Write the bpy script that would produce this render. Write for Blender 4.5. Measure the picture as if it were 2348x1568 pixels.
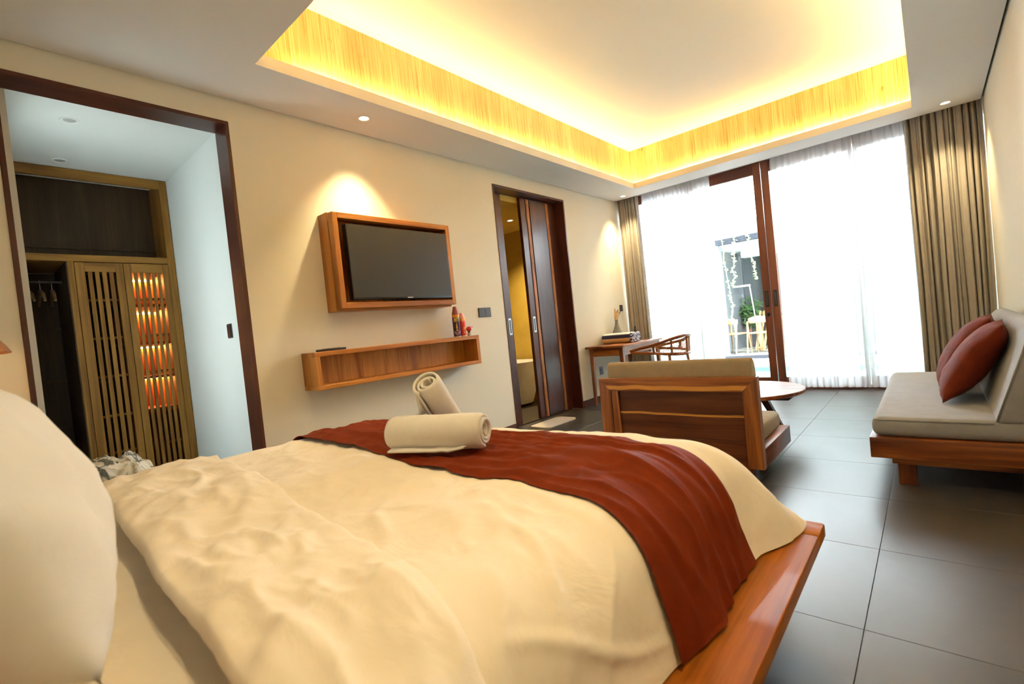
import bpy, bmesh, math, random
from mathutils import Vector, Matrix, noise
random.seed(7)
sc = bpy.context.scene
COL = sc.collection
for o in list(bpy.data.objects): bpy.data.objects.remove(o)
PI = math.pi
R = math.radians

# ---------------------------------------------------------------- camera
cam = bpy.data.cameras.new('camera'); co = bpy.data.objects.new('camera', cam); COL.objects.link(co)
yaw, pitch, roll = R(-41.05), R(-1.479), R(-5.899)
fw = Vector((math.sin(yaw)*math.cos(pitch), math.cos(yaw)*math.cos(pitch), math.sin(pitch)))
rt = Vector((math.cos(yaw), -math.sin(yaw), 0)); up = rt.cross(fw)
r2 = math.cos(roll)*rt + math.sin(roll)*up; u2 = -math.sin(roll)*rt + math.cos(roll)*up
co.matrix_world = Matrix(((r2.x, u2.x, -fw.x, 0), (r2.y, u2.y, -fw.y, 0), (r2.z, u2.z, -fw.z, 1.05), (0, 0, 0, 1)))
cam.sensor_width = 36; cam.sensor_fit = 'HORIZONTAL'; cam.lens = 36*1111/2348
cam.clip_start = 0.02
cam.dof.use_dof = True; cam.dof.focus_distance = 3.6; cam.dof.aperture_fstop = 3.2
sc.camera = co
# ---------------------------------------------------------------- world, exposure
w = bpy.data.worlds.new('sky'); sc.world = w; w.use_nodes = True
bgn = w.node_tree.nodes['Background']
bgn.inputs[0].default_value = (0.86, 0.93, 1.0, 1); bgn.inputs[1].default_value = 42.0
sc.view_settings.view_transform = 'Standard'; sc.view_settings.look = 'None'
sc.view_settings.gamma = 1; sc.view_settings.use_curve_mapping = False
sc.view_settings.exposure = 0.12
sun = bpy.data.lights.new('sun', 'SUN'); sun.energy = 22; sun.angle = R(2); sun.color = (1, .95, .86)
suno = bpy.data.objects.new('sun', sun); COL.objects.link(suno)
suno.rotation_euler = (R(38), R(22), 0)      # high sun from behind the house: lights the courtyard, not the room
DOWN_W = 150.0      # downlight power
COVE = 76.0        # LED strip emission
WARM = (1.0, 0.77, 0.33)

# ---------------------------------------------------------------- materials
def newmat(name):
    m = bpy.data.materials.new(name); m.use_nodes = True
    nt = m.node_tree; return m, nt, nt.nodes['Principled BSDF']
def N(nt, t, **kw):
    n = nt.nodes.new(t)
    for k, v in kw.items(): setattr(n, k, v)
    return n
def ramp(nt, stops):
    n = nt.nodes.new('ShaderNodeValToRGB'); e = n.color_ramp.elements
    while len(e) > len(stops): e.remove(e[-1])
    while len(e) < len(stops): e.new(1)
    for el, (p, c) in zip(e, stops): el.position = p; el.color = (*c, 1)
    return n
def coords(nt, scale, rand=True):
    tc = N(nt, 'ShaderNodeTexCoord'); mp = N(nt, 'ShaderNodeMapping'); mp.inputs['Scale'].default_value = scale
    if rand:
        oi = N(nt, 'ShaderNodeObjectInfo'); ad = N(nt, 'ShaderNodeVectorMath', operation='ADD')
        mu = N(nt, 'ShaderNodeMath', operation='MULTIPLY'); mu.inputs[1].default_value = 37.0
        nt.links.new(oi.outputs['Random'], mu.inputs[0]); nt.links.new(tc.outputs['Object'], ad.inputs[0])
        nt.links.new(mu.outputs[0], ad.inputs[1]); nt.links.new(ad.outputs[0], mp.inputs[0])
    else: nt.links.new(tc.outputs['Object'], mp.inputs[0])
    return mp.outputs[0]
def noise_n(nt, vec, scale=1, detail=4, rough=.55, dist=0):
    n = N(nt, 'ShaderNodeTexNoise'); n.inputs['Scale'].default_value = scale; n.inputs['Detail'].default_value = detail
    n.inputs['Roughness'].default_value = rough; n.inputs['Distortion'].default_value = dist
    nt.links.new(vec, n.inputs['Vector']); return n.outputs['Fac']
def bump(nt, b, h, strength=.2, dist=.01):
    n = N(nt, 'ShaderNodeBump'); n.inputs['Strength'].default_value = strength; n.inputs['Distance'].default_value = dist
    nt.links.new(h, n.inputs['Height']); nt.links.new(n.outputs[0], b.inputs['Normal'])
def mixc(nt, fac, a, b, mode='MIX'):
    n = N(nt, 'ShaderNodeMix', data_type='RGBA', blend_type=mode)
    for i, v in ((0, fac), (6, a), (7, b)):
        if isinstance(v, (int, float)): n.inputs[i].default_value = v
        elif isinstance(v, tuple): n.inputs[i].default_value = (*v, 1)
        else: nt.links.new(v, n.inputs[i])
    return n.outputs[2]
def plain(name, col, rough=.5, metal=0, var=.06, nscale=6, bumpst=0, bscale=200, spec=.5):
    m, nt, b = newmat(name)
    f = noise_n(nt, coords(nt, (1, 1, 1)), nscale, 4)
    dark = tuple(c*(1-var) for c in col); lite = tuple(min(1, c*(1+var)) for c in col)
    rp = ramp(nt, [(.3, dark), (.7, lite)]); nt.links.new(f, rp.inputs[0]); nt.links.new(rp.outputs[0], b.inputs['Base Color'])
    b.inputs['Roughness'].default_value = rough; b.inputs['Metallic'].default_value = metal
    b.inputs['Specular IOR Level'].default_value = spec
    if bumpst: bump(nt, b, noise_n(nt, coords(nt, (1, 1, 1)), bscale, 3), bumpst, .002)
    return m
def wood(name, lite, mid, dark, axis='y', rough=.38, sc_=1.0, coat=0, spec=.4):
    m, nt, b = newmat(name)
    s = [9*sc_]*3; s['xyz'.index(axis)] = .75*sc_
    v = coords(nt, tuple(s))
    f = noise_n(nt, v, 1, 5, .55, .9)
    rp = ramp(nt, [(.28, dark), (.45, mid), (.60, lite), (.72, mid)]); nt.links.new(f, rp.inputs[0])
    s2 = [110*sc_]*3; s2['xyz'.index(axis)] = 2.5*sc_
    f2 = noise_n(nt, coords(nt, tuple(s2)), 1, 3, .6)
    rp2 = ramp(nt, [(.3, (.62, .60, .58)), (.65, (1, 1, 1))]); nt.links.new(f2, rp2.inputs[0])
    c = mixc(nt, .75, rp.outputs[0], rp2.outputs[0], 'MULTIPLY')
    nt.links.new(c, b.inputs['Base Color']); b.inputs['Roughness'].default_value = rough
    bump(nt, b, f2, .12, .002); b.inputs['Specular IOR Level'].default_value = spec
    if coat: b.inputs['Coat Weight'].default_value = coat; b.inputs['Coat Roughness'].default_value = .06
    return m
TEAK = [(.62, .25, .045), (.45, .15, .022), (.24, .068, .010)]
teak = {a: wood('teak_'+a, *TEAK, axis=a) for a in 'xyz'}
TEAKR = [(.44, .145, .035), (.20, .052, .014), (.085, .020, .006)]
teakr = {a: wood('red_teak_'+a, *TEAKR, axis=a, rough=.33) for a in 'xyz'}
BEDW = [(.52, .165, .012), (.38, .105, .008), (.24, .06, .005)]
bedw = {a: wood('bed_teak_'+a, *BEDW, axis=a, rough=.5, coat=.14, spec=.08) for a in 'xy'}
CLO = [(.34, .165, .028), (.245, .108, .016), (.135, .054, .008)]
clo = {a: wood('closet_wood_'+a, *CLO, axis=a, rough=.5) for a in 'xyz'}
DRK = [(.095, .026, .014), (.065, .017, .009), (.04, .011, .006)]
drk = {a: wood('dark_wood_'+a, *DRK, axis=a, rough=.34, coat=.03) for a in 'xyz'}
winw = {a: wood('window_wood_'+a, (.21, .060, .026), (.155, .040, .018), (.10, .026, .012), axis=a, rough=.35) for a in 'xz'}
strip_m = wood('bark_strip', (.50, .22, .08), (.33, .11, .03), (.10, .035, .012), axis='z', rough=.6, sc_=3)
lightw = {a: wood('pale_wood_'+a, (.78, .55, .28), (.68, .44, .20), (.52, .32, .13), axis=a, rough=.5) for a in 'xyz'}
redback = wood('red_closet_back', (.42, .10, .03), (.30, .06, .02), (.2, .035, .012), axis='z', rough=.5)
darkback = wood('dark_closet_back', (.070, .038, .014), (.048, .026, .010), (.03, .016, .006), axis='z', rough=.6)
wallm = plain('wall_paint', (.86, .805, .67), .8, var=.012, nscale=2, bumpst=.05, bscale=90)
ceilm = plain('ceiling_paint', (.83, .815, .80), .85, var=.01, nscale=2)
closetm = plain('closet_paint', (.83, .86, .845), .8, var=.015, nscale=2)
bathm = plain('ochre_plaster', (.50, .33, .055), .7, var=.08, nscale=5)
black = plain('black_plastic', (.012, .012, .013), .35)
charcoal = plain('charcoal_plate', (.06, .055, .06), .4, metal=.3)
white_g = plain('white_gloss', (.85, .84, .82), .3)
steel = plain('steel', (.6, .58, .55), .3, metal=1)
def fabric(name, col, rough=.9, var=.07, weave=420, st=.25, sheen=.2, crease=0, spec=.25):
    m, nt, b = newmat(name)
    v = coords(nt, (1, 1, 1), False)
    f = noise_n(nt, v, 14, 5, .6)
    rp = ramp(nt, [(.3, tuple(c*(1-var) for c in col)), (.7, tuple(min(1, c*(1+var)) for c in col))])
    nt.links.new(f, rp.inputs[0]); nt.links.new(rp.outputs[0], b.inputs['Base Color'])
    b.inputs['Roughness'].default_value = rough; b.inputs['Sheen Weight'].default_value = sheen
    b.inputs['Specular IOR Level'].default_value = spec
    h = noise_n(nt, v, weave, 2)
    bump(nt, b, h, st, .0015)
    if crease:
        f1 = noise_n(nt, v, 5.5, 5, .5, .8)
        n2 = N(nt, 'ShaderNodeBump'); n2.inputs['Strength'].default_value = crease; n2.inputs['Distance'].default_value = .03
        nt.links.new(f1, n2.inputs['Height'])
        bn = [n for n in nt.nodes if n.type == 'BUMP'][0]; nt.links.new(n2.outputs[0], bn.inputs['Normal'])
    return m
linen = fabric('white_linen', (.88, .785, .66), .8, .02, 600, .05, .05, crease=.35)
pillow_m = fabric('pillow_cotton', (.75, .73, .72), .85, .02, 600, .06, .1, crease=.2)
runner_m = fabric('terracotta_runner', (.150, .0185, .0028), .7, .14, 500, .15, 0, crease=.3, spec=.08)
terrac = fabric('terracotta_velvet', (.135, .021, .008), .8, .14, 500, .2, .02, crease=.25, spec=.1)
taupe = fabric('taupe_upholstery', (.34, .343, .36), .95, .07, 380, .4, .2)
taupe2 = fabric('sand_upholstery', (.34, .265, .17), .95, .07, 380, .4, .2)
drape_m = fabric('taupe_drape', (.385, .345, .305), .9, .05, 300, .2, .15)
towel_m = fabric('towel_terry', (.80, .755, .70), 1.0, .04, 260, .8, .5)
# sheer
sheer, nt, b = newmat('sheer_voile')
nt.nodes.remove(b); out = nt.nodes['Material Output']
tr = N(nt, 'ShaderNodeBsdfTransparent'); tl = N(nt, 'ShaderNodeBsdfTranslucent'); df = N(nt, 'ShaderNodeBsdfDiffuse')
tl.inputs[0].default_value = (.93, .93, .95, 1); df.inputs[0].default_value = (.88, .88, .9, 1); tr.inputs[0].default_value = (1, 1, 1, 1)
m1 = N(nt, 'ShaderNodeMixShader'); m1.inputs[0].default_value = .45; nt.links.new(tl.outputs[0], m1.inputs[1]); nt.links.new(df.outputs[0], m1.inputs[2])
m2 = N(nt, 'ShaderNodeMixShader')
wv = noise_n(nt, coords(nt, (220, 220, 3), False), 1, 2); rp = ramp(nt, [(.3, (.74, .74, .74)), (.7, (.86, .86, .86))]); nt.links.new(wv, rp.inputs[0])
nt.links.new(rp.outputs[0], m2.inputs[0]); nt.links.new(tr.outputs[0], m2.inputs[1]); nt.links.new(m1.outputs[0], m2.inputs[2]); nt.links.new(m2.outputs[0], out.inputs[0])
# window glass (thin pane)
glass, nt, b = newmat('pane_glass'); nt.nodes.remove(b); out = nt.nodes['Material Output']
tr = N(nt, 'ShaderNodeBsdfTransparent'); tr.inputs[0].default_value = (.95, .98, .97, 1); gl = N(nt, 'ShaderNodeBsdfGlossy'); gl.inputs['Roughness'].default_value = .01
fr = N(nt, 'ShaderNodeFresnel'); fr.inputs[0].default_value = 1.45; ms = N(nt, 'ShaderNodeMixShader')
nt.links.new(fr.outputs[0], ms.inputs[0]); nt.links.new(tr.outputs[0], ms.inputs[1]); nt.links.new(gl.outputs[0], ms.inputs[2]); nt.links.new(ms.outputs[0], out.inputs[0])
def emis(name, col, st):
    m, nt, b = newmat(name); b.inputs['Base Color'].default_value = (*col, 1)
    b.inputs['Emission Color'].default_value = (*col, 1); b.inputs['Emission Strength'].default_value = st; return m
led_m = emis('cove_led', WARM, COVE)
led_closet = emis('closet_led', (1, .45, .10), 120)
lens_m = emis('lamp_lens', (1, .85, .6), 14)
lens_off = plain('unlit_lens', (.55, .57, .58), .2)
# floor tiles
tile_m, nt, b = newmat('concrete_tile')
v = coords(nt, (1, 1, 1))
f = noise_n(nt, v, 3.0, 5, .55, .2); rp = ramp(nt, [(.2, (.046, .040, .037)), (.5, (.058, .050, .046)), (.8, (.074, .064, .058))]); nt.links.new(f, rp.inputs[0])
oi = N(nt, 'ShaderNodeObjectInfo'); rr = ramp(nt, [(0, (.9, .9, .9)), (1, (1.08, 1.07, 1.05))]); nt.links.new(oi.outputs['Random'], rr.inputs[0])
c = mixc(nt, 1, rp.outputs[0], rr.outputs[0], 'MULTIPLY'); nt.links.new(c, b.inputs['Base Color'])
f3 = noise_n(nt, v, 3, 3, .5); rp3 = ramp(nt, [(.2, (.30, .30, .30)), (.8, (.38, .38, .38))]); nt.links.new(f3, rp3.inputs[0]); nt.links.new(rp3.outputs[0], b.inputs['Roughness'])
bump(nt, b, noise_n(nt, v, 30, 4), .05, .002)
grout = plain('grout', (.06, .05, .045), .9)
# veneer band: fine vertical streaks
ven, nt, b = newmat('reed_veneer')
v = coords(nt, (150, 150, 2.2), False); f = noise_n(nt, v, 1, 4, .6)
rp = ramp(nt, [(.28, (.36, .16, .035)), (.42, (.70, .45, .14)), (.60, (.88, .68, .32))]); nt.links.new(f, rp.inputs[0])
v2 = coords(nt, (60, 60, 9), False); f2 = noise_n(nt, v2, 1, 2, .5); rp2 = ramp(nt, [(.20, (.35, .25, .15)), (.33, (1, 1, 1))]); nt.links.new(f2, rp2.inputs[0])
v3 = coords(nt, (4, 4, .15), False); f3 = noise_n(nt, v3, 1, 3, .5); rp3 = ramp(nt, [(.3, (.78, .70, .6)), (.6, (1, 1, 1))]); nt.links.new(f3, rp3.inputs[0])
c = mixc(nt, 1, mixc(nt, 1, rp.outputs[0], rp2.outputs[0], 'MULTIPLY'), rp3.outputs[0], 'MULTIPLY'); nt.links.new(c, b.inputs['Base Color']); b.inputs['Roughness'].default_value = .6

# ---------------------------------------------------------------- mesh helpers
def BM(): return bmesh.new()
def add_box(bm, x0, x1, y0, y1, z0, z1, mi=0):
    v = [bm.verts.new((x, y, z)) for x in (x0, x1) for y in (y0, y1) for z in (z0, z1)]
    fs = [(0, 1, 3, 2), (4, 6, 7, 5), (0, 4, 5, 1), (2, 3, 7, 6), (0, 2, 6, 4), (1, 5, 7, 3)]
    for f in fs:
        fc = bm.faces.new([v[i] for i in f]); fc.material_index = mi
    return v
def bev(bm, off, seg=2):
    bmesh.ops.bevel(bm, geom=list(bm.edges), offset=off, offset_type='OFFSET', segments=seg, profile=.5, affect='EDGES', clamp_overlap=True)
def box(x0, x1, y0, y1, z0, z1, b=0, seg=2):
    bm = BM(); add_box(bm, x0, x1, y0, y1, z0, z1)
    if b: bev(bm, b, seg)
    return bm
def prism(pts, ax, a0, a1):
    """polygon pts in the plane normal to axis ax, extruded from a0 to a1"""
    bm = BM()
    def P(p, a): return {0: (a, p[0], p[1]), 1: (p[0], a, p[1]), 2: (p[0], p[1], a)}[ax]
    A = [bm.verts.new(P(p, a0)) for p in pts]; B = [bm.verts.new(P(p, a1)) for p in pts]
    bm.faces.new(A); bm.faces.new(B[::-1]); n = len(pts)
    for i in range(n): bm.faces.new((A[i], B[i], B[(i+1) % n], A[(i+1) % n]))
    bmesh.ops.recalc_face_normals(bm, faces=bm.faces[:]); return bm
def add_tube(bm, path, rad, n=10, cap=True):
    path = [Vector(p) for p in path]; rs = rad if isinstance(rad, (list, tuple)) else [rad]*len(path)
    rings = []; prev = None
    for i, p in enumerate(path):
        t = (path[min(i+1, len(path)-1)]-path[max(i-1, 0)]).normalized()
        if prev is None: a = t.orthogonal().normalized()
        else: a = (prev - t*prev.dot(t)).normalized()
        prev = a; b = t.cross(a)
        rings.append([bm.verts.new(p+(a*math.cos(2*PI*k/n)+b*math.sin(2*PI*k/n))*rs[i]) for k in range(n)])
    for i in range(len(rings)-1):
        for k in range(n): bm.faces.new((rings[i][k], rings[i][(k+1) % n], rings[i+1][(k+1) % n], rings[i+1][k]))
    if cap: bm.faces.new(rings[0][::-1]); bm.faces.new(rings[-1])
def tube(path, rad, n=10):
    bm = BM(); add_tube(bm, path, rad, n); return bm
def lathe(prof, c=(0, 0, 0), n=24, sx=1, sy=1):
    bm = BM(); rings = []
    for r, z in prof: rings.append([bm.verts.new((c[0]+r*sx*math.cos(2*PI*k/n), c[1]+r*sy*math.sin(2*PI*k/n), c[2]+z)) for k in range(n)])
    for i in range(len(rings)-1):
        for k in range(n): bm.faces.new((rings[i][k], rings[i][(k+1) % n], rings[i+1][(k+1) % n], rings[i+1][k]))
    bm.faces.new(rings[0][::-1]); bm.faces.new(rings[-1]); return bm
def grid(fn, nu, nv, solid=0):
    """fn(u,v) for u,v in 0..1 -> point; solid adds thickness downwards along normal"""
    bm = BM(); V = [[bm.verts.new(fn(i/nu, j/nv)) for j in range(nv+1)] for i in range(nu+1)]
    for i in range(nu):
        for j in range(nv): bm.faces.new((V[i][j], V[i+1][j], V[i+1][j+1], V[i][j+1]))
    if solid:
        bm.normal_update(); bmesh.ops.solidify(bm, geom=bm.faces[:], thickness=solid)
    return bm
def obj(name, bm, mat, parent=None, smooth=False, world=True, ploc=None):
    me = bpy.data.meshes.new(name)
    bm.normal_update(); bm.to_mesh(me); bm.free()
    for m in (mat if isinstance(mat, (list, tuple)) else [mat]): me.materials.append(m)
    if smooth:
        me.shade_smooth() if hasattr(me, 'shade_smooth') else [setattr(p, 'use_smooth', True) for p in me.polygons]
        if smooth != 'all':
            try: me.set_sharp_from_angle(angle=R(38))
            except Exception: pass
    o = bpy.data.objects.new(name, me); COL.objects.link(o)
    if parent is not None: attach(o, parent, world)
    return o
def attach(o, parent, world=True):
    o.parent = parent
    if world:
        M = Matrix.Identity(4); p = parent; chain = []
        while p is not None: chain.append(p); p = p.parent
        for p in reversed(chain): M = M @ p.matrix_parent_inverse @ p.matrix_basis
        o.matrix_parent_inverse = M.inverted()
def tag(o, label, cat, group=None, kind=None):
    o['label'] = label; o['category'] = cat
    if group: o['group'] = group
    if kind: o['kind'] = kind
    return o
def thing(name, label, cat, loc=(0, 0, 0), rz=0, group=None, kind=None):
    o = bpy.data.objects.new(name, None); COL.objects.link(o); o.empty_display_size = .05
    o.location = loc; o.rotation_euler = (0, 0, rz); return tag(o, label, cat, group, kind)
def struct(name, bm, mat, label, cat, smooth=False): return tag(obj(name, bm, mat, None, smooth), label, cat, None, 'structure')
def copy_tree(o, parent=None):
    c = o.copy(); COL.objects.link(c); c.parent = parent
    for ch in o.children: copy_tree(ch, c)
    return c

# ================================================================ ROOM SHELL
XL, XR, YB, YF, ZC, ZU = -3.29, .46, -.60, 6.26, 2.69, 3.19
WT = .17
YW = 6.60                     # window plane
D1 = (.225, 1.265, 2.545); D2 = (3.715, 4.985, 2.545)
# floor: grout slab with tiles
TS = .615
struct('floor', box(XL-WT, XR, YB, 6.9, -.08, -.012), grout, 'grey concrete tiled floor of the bedroom', 'floor')
FLOOR = bpy.data.objects['floor']
cache = {}
kx0 = math.floor((XL+.222)/TS); kx1 = math.ceil((XR+.222)/TS); ky0 = math.floor((YB-1.787)/TS); ky1 = math.ceil((6.72-1.787)/TS)
for i in range(kx0, kx1):
    for j in range(ky0, ky1):
        x0 = max(XL, -.222+i*TS)+.001; x1 = min(XR, -.222+(i+1)*TS)-.001; y0 = max(YB, 1.787+j*TS)+.001; y1 = min(6.72, 1.787+(j+1)*TS)-.001
        if x1-x0 < .02 or y1-y0 < .02: continue
        key = (round(x1-x0, 3), round(y1-y0, 3))
        if key not in cache:
            bm = box(0, x1-x0, 0, y1-y0, -.012, 0, .0006, 1); o = obj('tile', bm, tile_m, FLOOR); cache[key] = o.data
        else:
            o = bpy.data.objects.new('tile', cache[key]); COL.objects.link(o); attach(o, FLOOR)
        o.location = (x0, y0, 0)
# walls
bm = BM()
add_box(bm, XL-WT, XL, YB, D1[0], -.012, 3.3); add_box(bm, XL-WT, XL, D1[0], D1[1], D1[2], 3.3)
add_box(bm, XL-WT, XL, D1[1], D2[0], -.012, 3.3); add_box(bm, XL-WT, XL, D2[0], D2[1], D2[2], 3.3); add_box(bm, XL-WT, XL, D2[1], 6.9, -.012, 3.3)
struct('wall_left', bm, wallm, 'cream plastered wall carrying the television and both openings', 'wall')
struct('wall_right', box(XR, XR+WT, YB, 6.9, -.012, 3.3), wallm, 'plain cream wall behind the sofa', 'wall')
struct('wall_back', box(XL-WT, XR+WT, YB-WT, YB, -.012, 3.3), wallm, 'plain wall behind the head of the bed', 'wall')
struct('wall_front', box(XL-WT, XR+WT, YW-.06, 6.9, 2.76, 3.3), wallm, 'lintel above the glazed sliding doors', 'wall')
# ceiling ring with lip
HX0, HX1, HY0, HY1, SB = -2.795, -.03, 1.255, 5.905, .05
CG = .010
bm = BM(); zt = ZC+.012
add_box(bm, XL+CG, HX0, YB, YF, ZC, zt); add_box(bm, HX1, XR-CG-.006, YB, YF, ZC, zt)
add_box(bm, HX0, HX1, YB, HY0, ZC, zt); add_box(bm, HX0, HX1, HY1, YF, ZC, zt)
L = .014; zl = ZC+.07
add_box(bm, HX0-L, HX0, HY0-L, HY1+L, zt, zl); add_box(bm, HX1, HX1+L, HY0-L, HY1+L, zt, zl)
add_box(bm, HX0, HX1, HY0-L, HY0, zt, zl); add_box(bm, HX0, HX1, HY1, HY1+L, zt, zl)
add_box(bm, XL, XR, YF-.012, YF, zt, 2.86)          # curtain pocket face
ceil = struct('ceiling', bm, ceilm, 'white dropped ceiling with a recessed lit cove', 'ceiling')
obj('cove_ceiling', box(HX0-SB-.02, HX1+SB+.02, HY0-SB-.02, HY1+SB+.02, ZU, ZU+.05), ceilm, ceil)
obj('slab', box(XL-WT, XR+WT, YB-WT, 6.9, 3.3, 3.4), ceilm, ceil)
obj('pocket_top', box(XL, XR, YF, YW, 2.86, 2.88), ceilm, ceil)
b0 = ZC+.012
for nm, a in (('veneer_band', (HX0-SB-.012, HX0-SB, HY0-SB, HY1+SB)), ('veneer_band', (HX1+SB, HX1+SB+.012, HY0-SB, HY1+SB)),
              ('veneer_band', (HX0-SB-.012, HX1+SB+.012, HY0-SB-.012, HY0-SB)), ('veneer_band', (HX0-SB-.012, HX1+SB+.012, HY1+SB, HY1+SB+.012))):
    obj(nm, box(*a, b0, ZU), ven, ceil)
zd = zl-.003
for k, a in enumerate(((HX0-SB+.008, HX0-L-.006, HY0+.25, HY1), (HX1+L+.006, HX1+SB-.008, HY0, HY1),
          (HX0+.1, HX1, HY0-SB+.008, HY0-L-.006), (HX0, HX1, HY1+L+.006, HY1+SB-.008))):
    o = obj('led_strip', box(*a, zt+.002, zd), led_m)
    tag(o, ['warm light strip hidden in the cove along the television wall', 'warm light strip hidden in the cove along the sofa wall', 'warm light strip hidden in the cove above the bed', 'warm light strip hidden in the cove along the curtains'][k], 'light strip', 'cove light strips')
# skirting
bbm = drk['y']
for nm, a, l in (('baseboard_left', (XL, XL+.014, D2[1]+.0, YW-.05, 0, .085), 'dark skirting under the desk'),
                 ('baseboard_tv', (XL, XL+.014, D1[1]+.01, D2[0]-.01, 0, .085), 'dark skirting under the television wall'),
                 ('baseboard_right', (XR-.014, XR, YB, YW-.05, 0, .085), 'dark skirting behind the sofa')):
    struct(nm, box(*a, .002, 1), bbm, l, 'skirting')

# ---- closet behind opening 1
CY0, CY1, CX, CZ = .285, 1.27, -5.35, 2.56
WX = -4.70
struct('wall_closet_right', box(CX, XL-WT, CY1, CY1+.1, -.012, 3.0), closetm, 'pale white closet wall right of the wardrobe', 'wall')
bm = BM(); wx0, wx1, wz0, wz1 = -4.0, -3.5, .4, 2.3  # opening cut for the added window
add_box(bm, CX, wx0, CY0-.1, CY0, -.012, 3.0); add_box(bm, wx1, XL-WT, CY0-.1, CY0, -.012, 3.0)
add_box(bm, wx0, wx1, CY0-.1, CY0, -.012, wz0); add_box(bm, wx0, wx1, CY0-.1, CY0, wz1, 3.0)
struct('wall_closet_left', bm, closetm, 'closet side wall with an added opening for daylight', 'wall')
frost, nt, b = newmat('added_light_pane'); nt.nodes.remove(b); tl = N(nt, 'ShaderNodeBsdfTranslucent'); tl.inputs[0].default_value = (.35, .37, .362, 1); nt.links.new(tl.outputs[0], nt.nodes['Material Output'].inputs[0])
struct('window_5', box(wx0, wx1, CY0-.06, CY0-.05, wz0, wz1), frost, 'added frosted pane letting daylight through the closet side wall', 'window')  # added window, out of view, brings cool daylight into the closet
struct('wall_closet_back', box(CX-.1, CX, CY0-.1, CY1+.1, -.012, 3.0), closetm, 'closet wall behind the wardrobe', 'wall')
struct('ceiling_closet', box(CX, XL-WT, CY0-.1, CY1+.1, CZ, CZ+.06), closetm, 'white ceiling over the closet', 'ceiling')
struct('floor_closet', box(CX, XL-WT, CY0, CY1, -.08, 0), tile_m, 'grey floor of the closet', 'floor')
# frame of opening 1
FT = .022
d1 = thing('door_1', 'dark wooden lining around the closet opening', 'door frame', (XL, D1[0], 0), kind='structure')
obj('jamb', box(XL-WT, XL+.006, D1[1]-FT, D1[1], 0, D1[2], .002, 1), drk['z'], d1)
obj('jamb', box(XL-WT, XL+.006, D1[0], D1[0]+FT, 0, D1[2], .002, 1), drk['z'], d1)
obj('head', box(XL-WT, XL+.006, D1[0]+FT, D1[1]-FT, D1[2]-FT, D1[2], .002, 1), drk['y'], d1)
# bathroom behind opening 2
BX, BY0, BY1, BZ = -5.9, 3.2, 5.47, 2.46
struct('wall_bathroom_end', box(BX, XL-WT, BY1, BY1+.1, -.012, 3), bathm, 'ochre plaster wall at the end of the bathroom', 'wall')
struct('wall_bathroom_near', box(BX, XL-WT, BY0-.1, BY0, -.012, 3), bathm, 'ochre plaster wall at the near side of the bathroom', 'wall')
struct('wall_bathroom_back', box(BX-.1, BX, BY0-.1, BY1+.1, -.012, 3), bathm, 'ochre plaster wall behind the bathtub', 'wall')
struct('ceiling_bathroom', box(BX, XL-WT, BY0-.1, BY1+.1, BZ, 3.0), bathm, 'ochre bathroom ceiling with a downlight', 'ceiling')
struct('floor_bathroom', box(BX, XL-WT, BY0, BY1, -.08, 0), tile_m, 'floor of the bathroom', 'floor')
d2 = thing('door_2', 'dark wooden pocket sliding door ajar onto the bathroom', 'door', (XL, D2[0], 0), kind='structure')
obj('jamb', box(XL-WT, XL+.006, D2[1]-FT, D2[1], 0, D2[2], .002, 1), drk['z'], d2)
obj('jamb', box(XL-WT, XL+.006, D2[0], D2[0]+FT, 0, D2[2], .002, 1), drk['z'], d2)
obj('head', box(XL-WT, XL+.006, D2[0]+FT, D2[1]-FT, D2[2]-FT, D2[2], .002, 1), drk['y'], d2)
LX0, LX1 = -3.46, -3.42
zt2 = D2[2]-FT-.004
def pull(y, parent, lx=LX1):
    h = obj('pull_handle', box(lx, lx+.004, y-.022, y+.022, .99, 1.17, .002, 1), steel, parent)
    obj('pull_recess', box(lx+.0042, lx+.0052, y-.011, y+.011, 1.01, 1.15), black, h)
lf = obj('leaf', box(LX0, LX1, D2[0]+FT+.002, 3.975, .008, zt2, .003, 1), drk['z'], d2)
pull(3.925, lf)
lf2 = obj('leaf', box(LX0, LX1, 4.30, D2[1]-FT-.002, .008, zt2, .003, 1), drk['z'], d2)
lf2.name = 'leaf'
pull(4.352, lf2)
obj('wood_strip', box(LX1, LX1+.008, 4.40, 4.45, .01, zt2-.01, .002, 1), strip_m, lf2)
obj('raised_panel', box(LX1, LX1+.010, 4.462, 4.76, .01, zt2-.01, .004, 2), drk['z'], lf2)
obj('wood_strip', box(LX1, LX1+.008, 4.772, 4.82, .01, zt2-.01, .002, 1), strip_m, lf2)
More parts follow.
